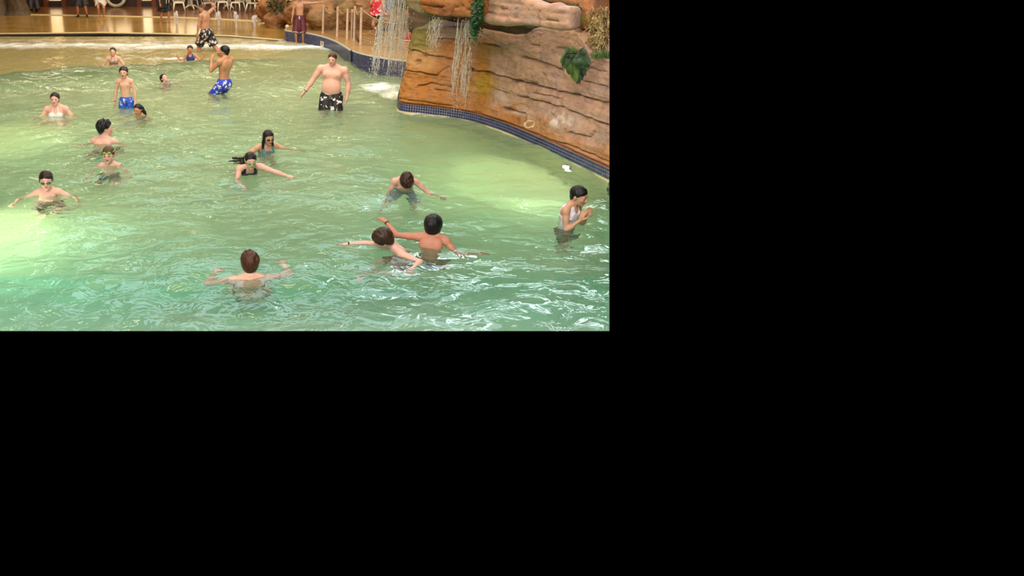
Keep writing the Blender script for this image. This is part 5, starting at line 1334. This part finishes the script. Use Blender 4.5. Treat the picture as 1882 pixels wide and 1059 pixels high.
child(mbs, 'stem', m_stem, iv); child(mbl, 'foliage', m_ivy, iv, 'stuff')
fr = root('fern', 'green fern growing from a crack in the rock face', 'plant', on_face(1064, 100, .1)); c0 = on_face(1066, 101, .12)
mbs = MB()
for k in range(22):
    tgt = [(1030, 112), (1036, 124), (1048, 128), (1042, 100), (1056, 142), (1063, 152), (1068, 146), (1074, 138), (1080, 128), (1084, 118), (1052, 112), (1078, 104), (1050, 98), (1033, 118), (1044, 134), (1052, 138), (1060, 128), (1070, 124), (1038, 106), (1080, 114), (1058, 148), (1047, 108)][k]
    e = on_face(tgt[0], tgt[1], .22 + R.uniform(-.02, .14)); mid = (c0 + e) / 2 + AN * .12 + np.array([0, 0, .07])
    P = smooth_path([c0, mid, e], 3); P = resample(P, .018); mb = MB(); mb.tube(P, .004, 4)
    for i in range(2, len(P)):
        t = i / len(P); d = P[i] - P[i - 1]; ln = .085 * math.sin(math.pi * min(1, .12 + .88 * t)) ** .7 + .012
        sd = nrm(np.cross(d, AN + [0, 0, .6]))
        for sg_ in (-1, 1): leaf(mb, P[i], sd * sg_ + nrm(d) * .35 + [0, 0, -.15], AN, ln * 1.15, .012)
    child(mb, 'frond', m_fern if k % 4 else m_grass, fr)
dv_ = root('dry_vines', 'tangle of pale dried vines on the rusty rock at the top right edge', 'plant', on_face(1100, 100, -.5)); mbs = MB(); mbl = MB()
for k in range(70):
    u0 = R.uniform(1086, 1120); v0 = R.uniform(12, 50); pts = [on_face(u0, v0, -.62 + R.uniform(-.1, .12))]
    for j in range(4): pts.append(on_face(u0 + R.normal(0, 4) * (j + 1) * .5 - 1.2 * j, v0 + (j + 1) * R.uniform(9, 15), -.6 + R.uniform(-.1, .16)))
    P = smooth_path(pts, 1); mbs.tube(P, R.uniform(.004, .009), 4, cap=False)
    for p in resample(P, .05): leaf(mbl, p + R.normal(0, .02, 3), R.normal(0, 1, 3) + AN * .5, AN, R.uniform(.03, .06), R.uniform(.01, .018))
o = child(mbs, 'vine', m_dry, dv_, 'stuff'); clip_obj(o); o = child(mbl, 'dry_leaf', m_dry, dv_, 'stuff'); clip_obj(o)
gt = root('grass_tuft', 'small green grass tuft below the dried vines', 'plant', on_face(1103, 108, -.1)); mb = MB()
for k in range(150):
    p = on_face(R.uniform(1088, 1120), R.uniform(104, 110), -.18 + R.uniform(-.15, .1)); leaf(mb, p, R.normal(0, .5, 3) + [0, 0, 1.2], AN, R.uniform(.06, .14), .007)
o = child(mb, 'blade', m_grass, gt, 'stuff'); clip_obj(o)
ms = root('moss_patch', 'yellow-green moss on the shoulder of the rusty boulder', 'plant', on_face(1068, 40, -.5)); mb = MB()
for k in range(260):
    p = on_face(R.uniform(1056, 1066), R.uniform(8, 52), -.7 + R.uniform(-.06, .05)); leaf(mb, p, R.normal(0, 1, 3) + AN, AN, R.uniform(.03, .06), .014)
child(mb, 'tuft', m_grass, ms, 'stuff')

# boulders and planting behind the kerb and fence
m_bould = m_rock
def boulder(label, u, v, zb, size, sq, seed, kind='brown', group=None):
    c = on_z(u, v, zb); s = np.array(size); B = Prims(); R2 = np.random.default_rng(seed)
    for k in range(5): B.ell(c + np.array([0, 0, s[2] * .42]) + R2.normal(0, .22, 3) * s * [1, 1, .5], s * R2.uniform(.34, .5, 3) , rz(R2.uniform(0, 3)) @ rx(R2.normal(0, .2)), k=.12)
    vox = .045; d, lo = field(B, vox, pad=.15); X = grid_pts(d, lo, vox)
    d = d - .16 * vnoise(X * [1, 1, 1.8], 1.9, 3, seed) - .07 * np.round(vnoise(X * [.5, .5, 4.5], 1.1, 1, seed) * 2) / 1.5; V, Q = surface_nets(d.astype(np.float32), lo, vox)
    C_ = rock_colour(V[:, 0], V[:, 1], V, kind)
    o = link_mesh('boulder', np_mesh('boulder', V - c, quads=Q, color=C_), m_bould); o.location = c; tag(o, label, 'rock', group); return o
boulder('large rounded brown boulder at the left end of the raised deck', 505, 46, .0, (1.5, 1.2, 1.0), 1, 3)
boulder('lower brown boulder at the foot of the large one, next to the kerb', 521, 51, .0, (.9, .7, .62), 1, 4)
rw = empty('rock_planter', on_z(620, 50, DECK_R)); tag(rw, 'low wall of layered brown rocks behind the rope fence', 'rock wall')
for u, v, zb, size, sd in ((568, 46, .2, (2.0, 1.2, 1.35), 5), (598, 50, DECK_R, (2.0, 1.0, 1.25), 6), (634, 50, DECK_R, (2.0, 1.0, 1.15), 8), (672, 52, DECK_R, (1.8, .9, .95), 9), (722, 52, DECK_R, (1.5, .9, .7), 10)):
    o = boulder(None, u, v, zb, size, 1, sd); o.parent = rw; o.matrix_parent_inverse = Matrix.Translation(-rw.location)
    if 'category' in o: del o['category']
def shrub(label, u, v, y, r, n, seed, mat):
    c = on_y(u, v, y); R2 = np.random.default_rng(seed); e = root('shrub', label, 'plant', c - [0, 0, r[2]]); mb = MB(); ms_ = MB()
    for k in range(n):
        d = nrm(R2.normal(0, 1, 3)); p = c + d * np.array(r) * R2.uniform(.5, 1) ** .5; leaf(mb, p, d + R2.normal(0, .5, 3), [0, 0, 1], R2.uniform(.10, .22), R2.uniform(.025, .05))
    for k in range(8):
        d = nrm(R2.normal(0, 1, 3) + [0, 0, .7]); ms_.tube([c - [0, 0, r[2] * 1.1], c + d * np.array(r) * .8], [.015, .006], 5)
    child(ms_, 'stem', m_stem, e); child(mb, 'foliage', mat, e, 'stuff')
yq = on_z(566, 40, .3)[1] + .7
shrub('dark green shrub above the left boulder', 527, 6, yq, (.75, .5, .42), 420, 1, m_shrub)
shrub('bushy green shrub behind the boy in maroon trunks', 570, 15, yq, (.75, .5, .36), 420, 2, m_grass)
shrub('green shrub behind the first fence post', 600, 14, yq + .4, (.6, .4, .3), 300, 3, m_shrub)
shrub('dark shrub between the orange posts', 638, 12, yq + .6, (.4, .3, .34), 260, 4, m_shrub)
# blue wall and orange posts beyond
m_blue = mat_plain('blue_wall', srgb(134, 156, 200), .7, nscale=1); m_op = mat_plain('orange_timber', srgb(176, 92, 38), .5, nscale=9, namt=.3)
YW = yq + 2.2; x0, x1 = on_y(590, 5, YW)[0], on_y(720, 5, YW)[0]
mb = MB(); mb.box(((x0 + x1) / 2, YW + .1, 1.9), (x1 - x0, .2, 3.8)); o = mb.build('wall_far_blue', m_blue, smooth=False); tag(o, kind='structure')
for u_, nm in ((612, 'orange-brown timber post left of the blue wall'), (658.5, 'orange-brown timber post in front of the blue wall')):
    pz = on_y(u_, 10, YW - .25); mb = MB(); mb.box((0, 0, 1.4), (.22, .2, 2.8), bevel=.02); ps = mb.build('timber_post', m_op, smooth=False); ps.location = (pz[0], YW - .25, DECK_R); tag(ps, nm, 'post')
    mb = MB(); mb.box((0, 0, .06), (.30, .28, .12), bevel=.015); mb.build('post_base', m_op, ps, smooth=False)

# small red bundle behind the falls
bp_ = on_z(750, 76, DECK_R); B = Prims(); B.ell(bp_ + [0, 0, .10], (.17, .13, .11), k=.05); B.ell(bp_ + [.06, -.03, .2], (.11, .09, .08), k=.05)
d, lo = field(B, .02); X = grid_pts(d, lo, .02); V, Q = surface_nets((d - .02 * vnoise(X, 9, 2, 3)).astype(np.float32), lo, .02)
o = link_mesh('cloth_bundle', np_mesh('cloth_bundle', V - bp_, quads=Q), cloth('plain', (196, 60, 50))); o.location = bp_; tag(o, 'red cloth bundle on the deck between falling water and rock', 'cloth')
mb = MB(); mb.box((0, -.02, .03), (.34, .26, .05), bevel=.02); mb.build('fold', cloth('plain', (222, 170, 140)), o, smooth=False)

# ------------------------------------------------------------------ white garden chairs and tables on the far deck
m_plas = mat_plain('white_plastic', srgb(232, 222, 200), .35, nscale=2, namt=.05)
def slab(mb, c, sx, sy, sz, M=None): mb.box(c, (sx, sy, sz), bevel=min(sx, sy, sz) * .35, M=M)
def make_chair():
    t = empty('garden_chair'); 
    mb = MB(); slab(mb, (0, 0, .42), .46, .44, .035); slab(mb, (0, -.215, .40), .44, .03, .06); mb.build('seat', m_plas, t, smooth=False)
    mb = MB()
    for x in np.linspace(-.18, .18, 6): mb.tube([(x, .21, .44), (x * 1.08, .27, .66), (x * 1.05, .32, .84)], .017, 6)
    mb.tube([(-.24, .20, .44), (-.25, .26, .66), (-.22, .32, .85), (0, .335, .9), (.22, .32, .85), (.25, .26, .66), (.24, .20, .44)], .024, 6)
    mb.build('backrest', m_plas, t)
    for sx in (-1, 1):
        mb = MB(); mb.tube([(sx * .25, .24, .62), (sx * .275, 0, .645), (sx * .27, -.20, .63), (sx * .255, -.22, .42)], [.022, .03, .028, .02], 6); mb.build('armrest', m_plas, t)
        for sy in (-1, 1):
            mb = MB(); mb.tube([(sx * .20, sy * .19, .42), (sx * .235, sy * .225, .22), (sx * .27, sy * (.27 if sy < 0 else .29), 0)], [.040, .032, .026], 8); mb.build('leg', m_plas, t)
    return t
def copy_tree(o, parent=None):
    c = o.copy(); COL.objects.link(c); c.parent = parent
    for ch in list(o.children): copy_tree(ch, c)
    return c
chair0 = None
CH = [(329, 20.5, 12, 'white plastic garden chair at the left end of the row, by the dark robe'), (383, 22.5, -160, 'white plastic garden chair right behind the striding man'), (407, 19.5, 25, 'white plastic garden chair behind the second water jet'), (437, 20.5, -25, 'white plastic garden chair behind the third water jet'),
      (465, 23, 70, 'white plastic garden chair beside the boulder, fifth from left'), (355, 15.5, 100, 'white plastic garden chair at the far side of left table'), (489, 16, -60, 'white plastic garden chair at right end of the row')]
for u, v, a, lb in CH:
    p = on_z(u, v, .012)
    if chair0 is None: chair0 = make_chair(); c = chair0
    else: c = copy_tree(chair0)
    c.location = p; c.rotation_euler = (0, 0, a * D2R); tag(c, lb, 'chair', 'white garden chairs on the far deck')
def make_table():
    t = empty('garden_table'); mb = MB(); n = 28
    ring = lambda r, z: [(r * math.cos(2 * math.pi * k / n), r * math.sin(2 * math.pi * k / n), z) for k in range(n)]
    V = [(0, 0, .70)] + ring(.5, .70) + ring(.52, .715) + ring(.52, .73) + ring(.5, .74) + [(0, 0, .74)]
    q = [[1 + r * n + k, 1 + r * n + (k + 1) % n, 1 + (r + 1) * n + (k + 1) % n, 1 + (r + 1) * n + k] for r in range(3) for k in range(n)]
    mb.add(V, q, [[0, 1 + (k + 1) % n, 1 + k] for k in range(n)] + [[4 * n + 1, 1 + 3 * n + k, 1 + 3 * n + (k + 1) % n] for k in range(n)]); mb.build('tabletop', m_plas, t, smooth=False)
    mb = MB(); mb.tube([(0, 0, .14), (0, 0, .4), (0, 0, .70)], [.10, .075, .11], 12); mb.build('pedestal', m_plas, t)
    for k in range(4):
        a = k * math.pi / 2 + .5; ca, sa = math.cos(a), math.sin(a); mb = MB(); mb.tube([(ca * .05, sa * .05, .20), (ca * .2, sa * .2, .16), (ca * .36, sa * .36, .02)], [.045, .035, .03], 6); mb.build('foot', m_plas, t)
    return t
tb0 = make_table()
for i, (u, v, lb) in enumerate([(352, 17, 'white pedestal table behind the striding man, left one'), (420, 16.5, 'white pedestal table with arched feet between the second and third water jets'), (479, 19.5, 'white pedestal table next to the large boulder')]):
    t = tb0 if i == 0 else copy_tree(tb0); t.location = on_z(u, v, .012); t.rotation_euler = (0, 0, i * .4); tag(t, lb, 'table', 'white pedestal tables on the far deck')

# water jets springing from the floor
JET = [(325, 46, 20, 'leftmost water jet, beside the walking person in dark clothes'), (402, 48, 20, 'water jet just right of the striding man'), (434, 52, 20, 'third water jet from the left'), (468, 50, 28, 'rightmost water jet, next to the boulder')]
for k, (u, vb, vt, lb) in enumerate(JET):
    b0 = on_z(u, vb, .01); h = on_y(u, vt, b0[1])[2]; R2 = np.random.default_rng(40 + k); mb = MB()
    for q in range(34):
        a = R2.uniform(0, 6.28); r0 = R2.uniform(0, .03); top = h * R2.uniform(.55, 1.0); sp = R2.uniform(.01, .10)
        pts = [b0 + np.array([r0 * math.cos(a), r0 * math.sin(a), 0])] + [b0 + np.array([math.cos(a) * sp * t, math.sin(a) * sp * t, top * (1 - (1 - t) ** 2)]) for t in (.4, .8, 1.0)] + [b0 + np.array([math.cos(a) * sp * 1.4, math.sin(a) * sp * 1.4, top * R2.uniform(.5, .85)])]
        mb.tube(pts, [.016, .018, .017, .014, .006], 5, cap=False)
    o = mb.build('water_jet', m_fall); o.data.transform(Matrix.Translation(-Vector(b0))); o.location = b0; tag(o, lb, 'fountain', 'four low water jets on the wet deck', kind='stuff')

# rock column / trunk at far left, inflatable ring
def column(label, u, v, r, h, seed):
    c = on_z(u, v, .0); n, m = 40, 40; P = np.zeros((m, n + 1, 3))
    for i in range(m):
        z = h * i / (m - 1); rr = r * (1 + .55 * math.exp(-z / .25) - .08 * z / h)
        for k in range(n + 1):
            a = 2 * math.pi * (k % n) / n; P[i, k] = (rr * math.cos(a), rr * math.sin(a), z)
    nn = vnoise(P + seed, 1.3, 3, seed) * .12 + vnoise((P + seed) * [6, 6, 1.2], 1.0, 3, seed) * .06; d = P.copy(); d[..., 2] = 0; P = P + d / r * nn[..., None]
    t = empty('rock_column', c); tag(t, label, 'column')
    col = np.array(srgb(88, 70, 50)) * (1 + .5 * vnoise(P * [5, 5, 1], 1.5, 3, seed))[..., None]
    o = link_mesh('shaft', grid_mesh('shaft', P[:, ::-1], color=col[:, ::-1]), m_rock, t); return t
column('broad grey-brown bark-like column rising from the deck at the far left', 33, 27, .40, 3.0, 3)
column('narrow dark bark-like column cut by the left edge of the picture', 3, 27, .34, 3.0, 5)
m_clear = mat_plain('clear_vinyl', srgb(196, 186, 160), .15, nscale=6, namt=.3)
rc = on_y(214, 4, YB - .55); mb = MB(); pts = [np.array([math.cos(a) * .44, math.sin(a) * .10, .52 + math.sin(a) * .44]) for a in np.linspace(0, 2 * math.pi, 41)]
mb.tube(pts, .085, 12, cap=False); o = mb.build('inflatable_ring', m_clear); o.location = (rc[0], YB - .6, .012); tag(o, 'pale clear inflatable ring leaning against the dark back wall', 'float')
mb = MB(); mb.tube([(.40, -.10, .40), (.43, -.13, .38)], .012, 6); mb.build('valve', m_clear, o)
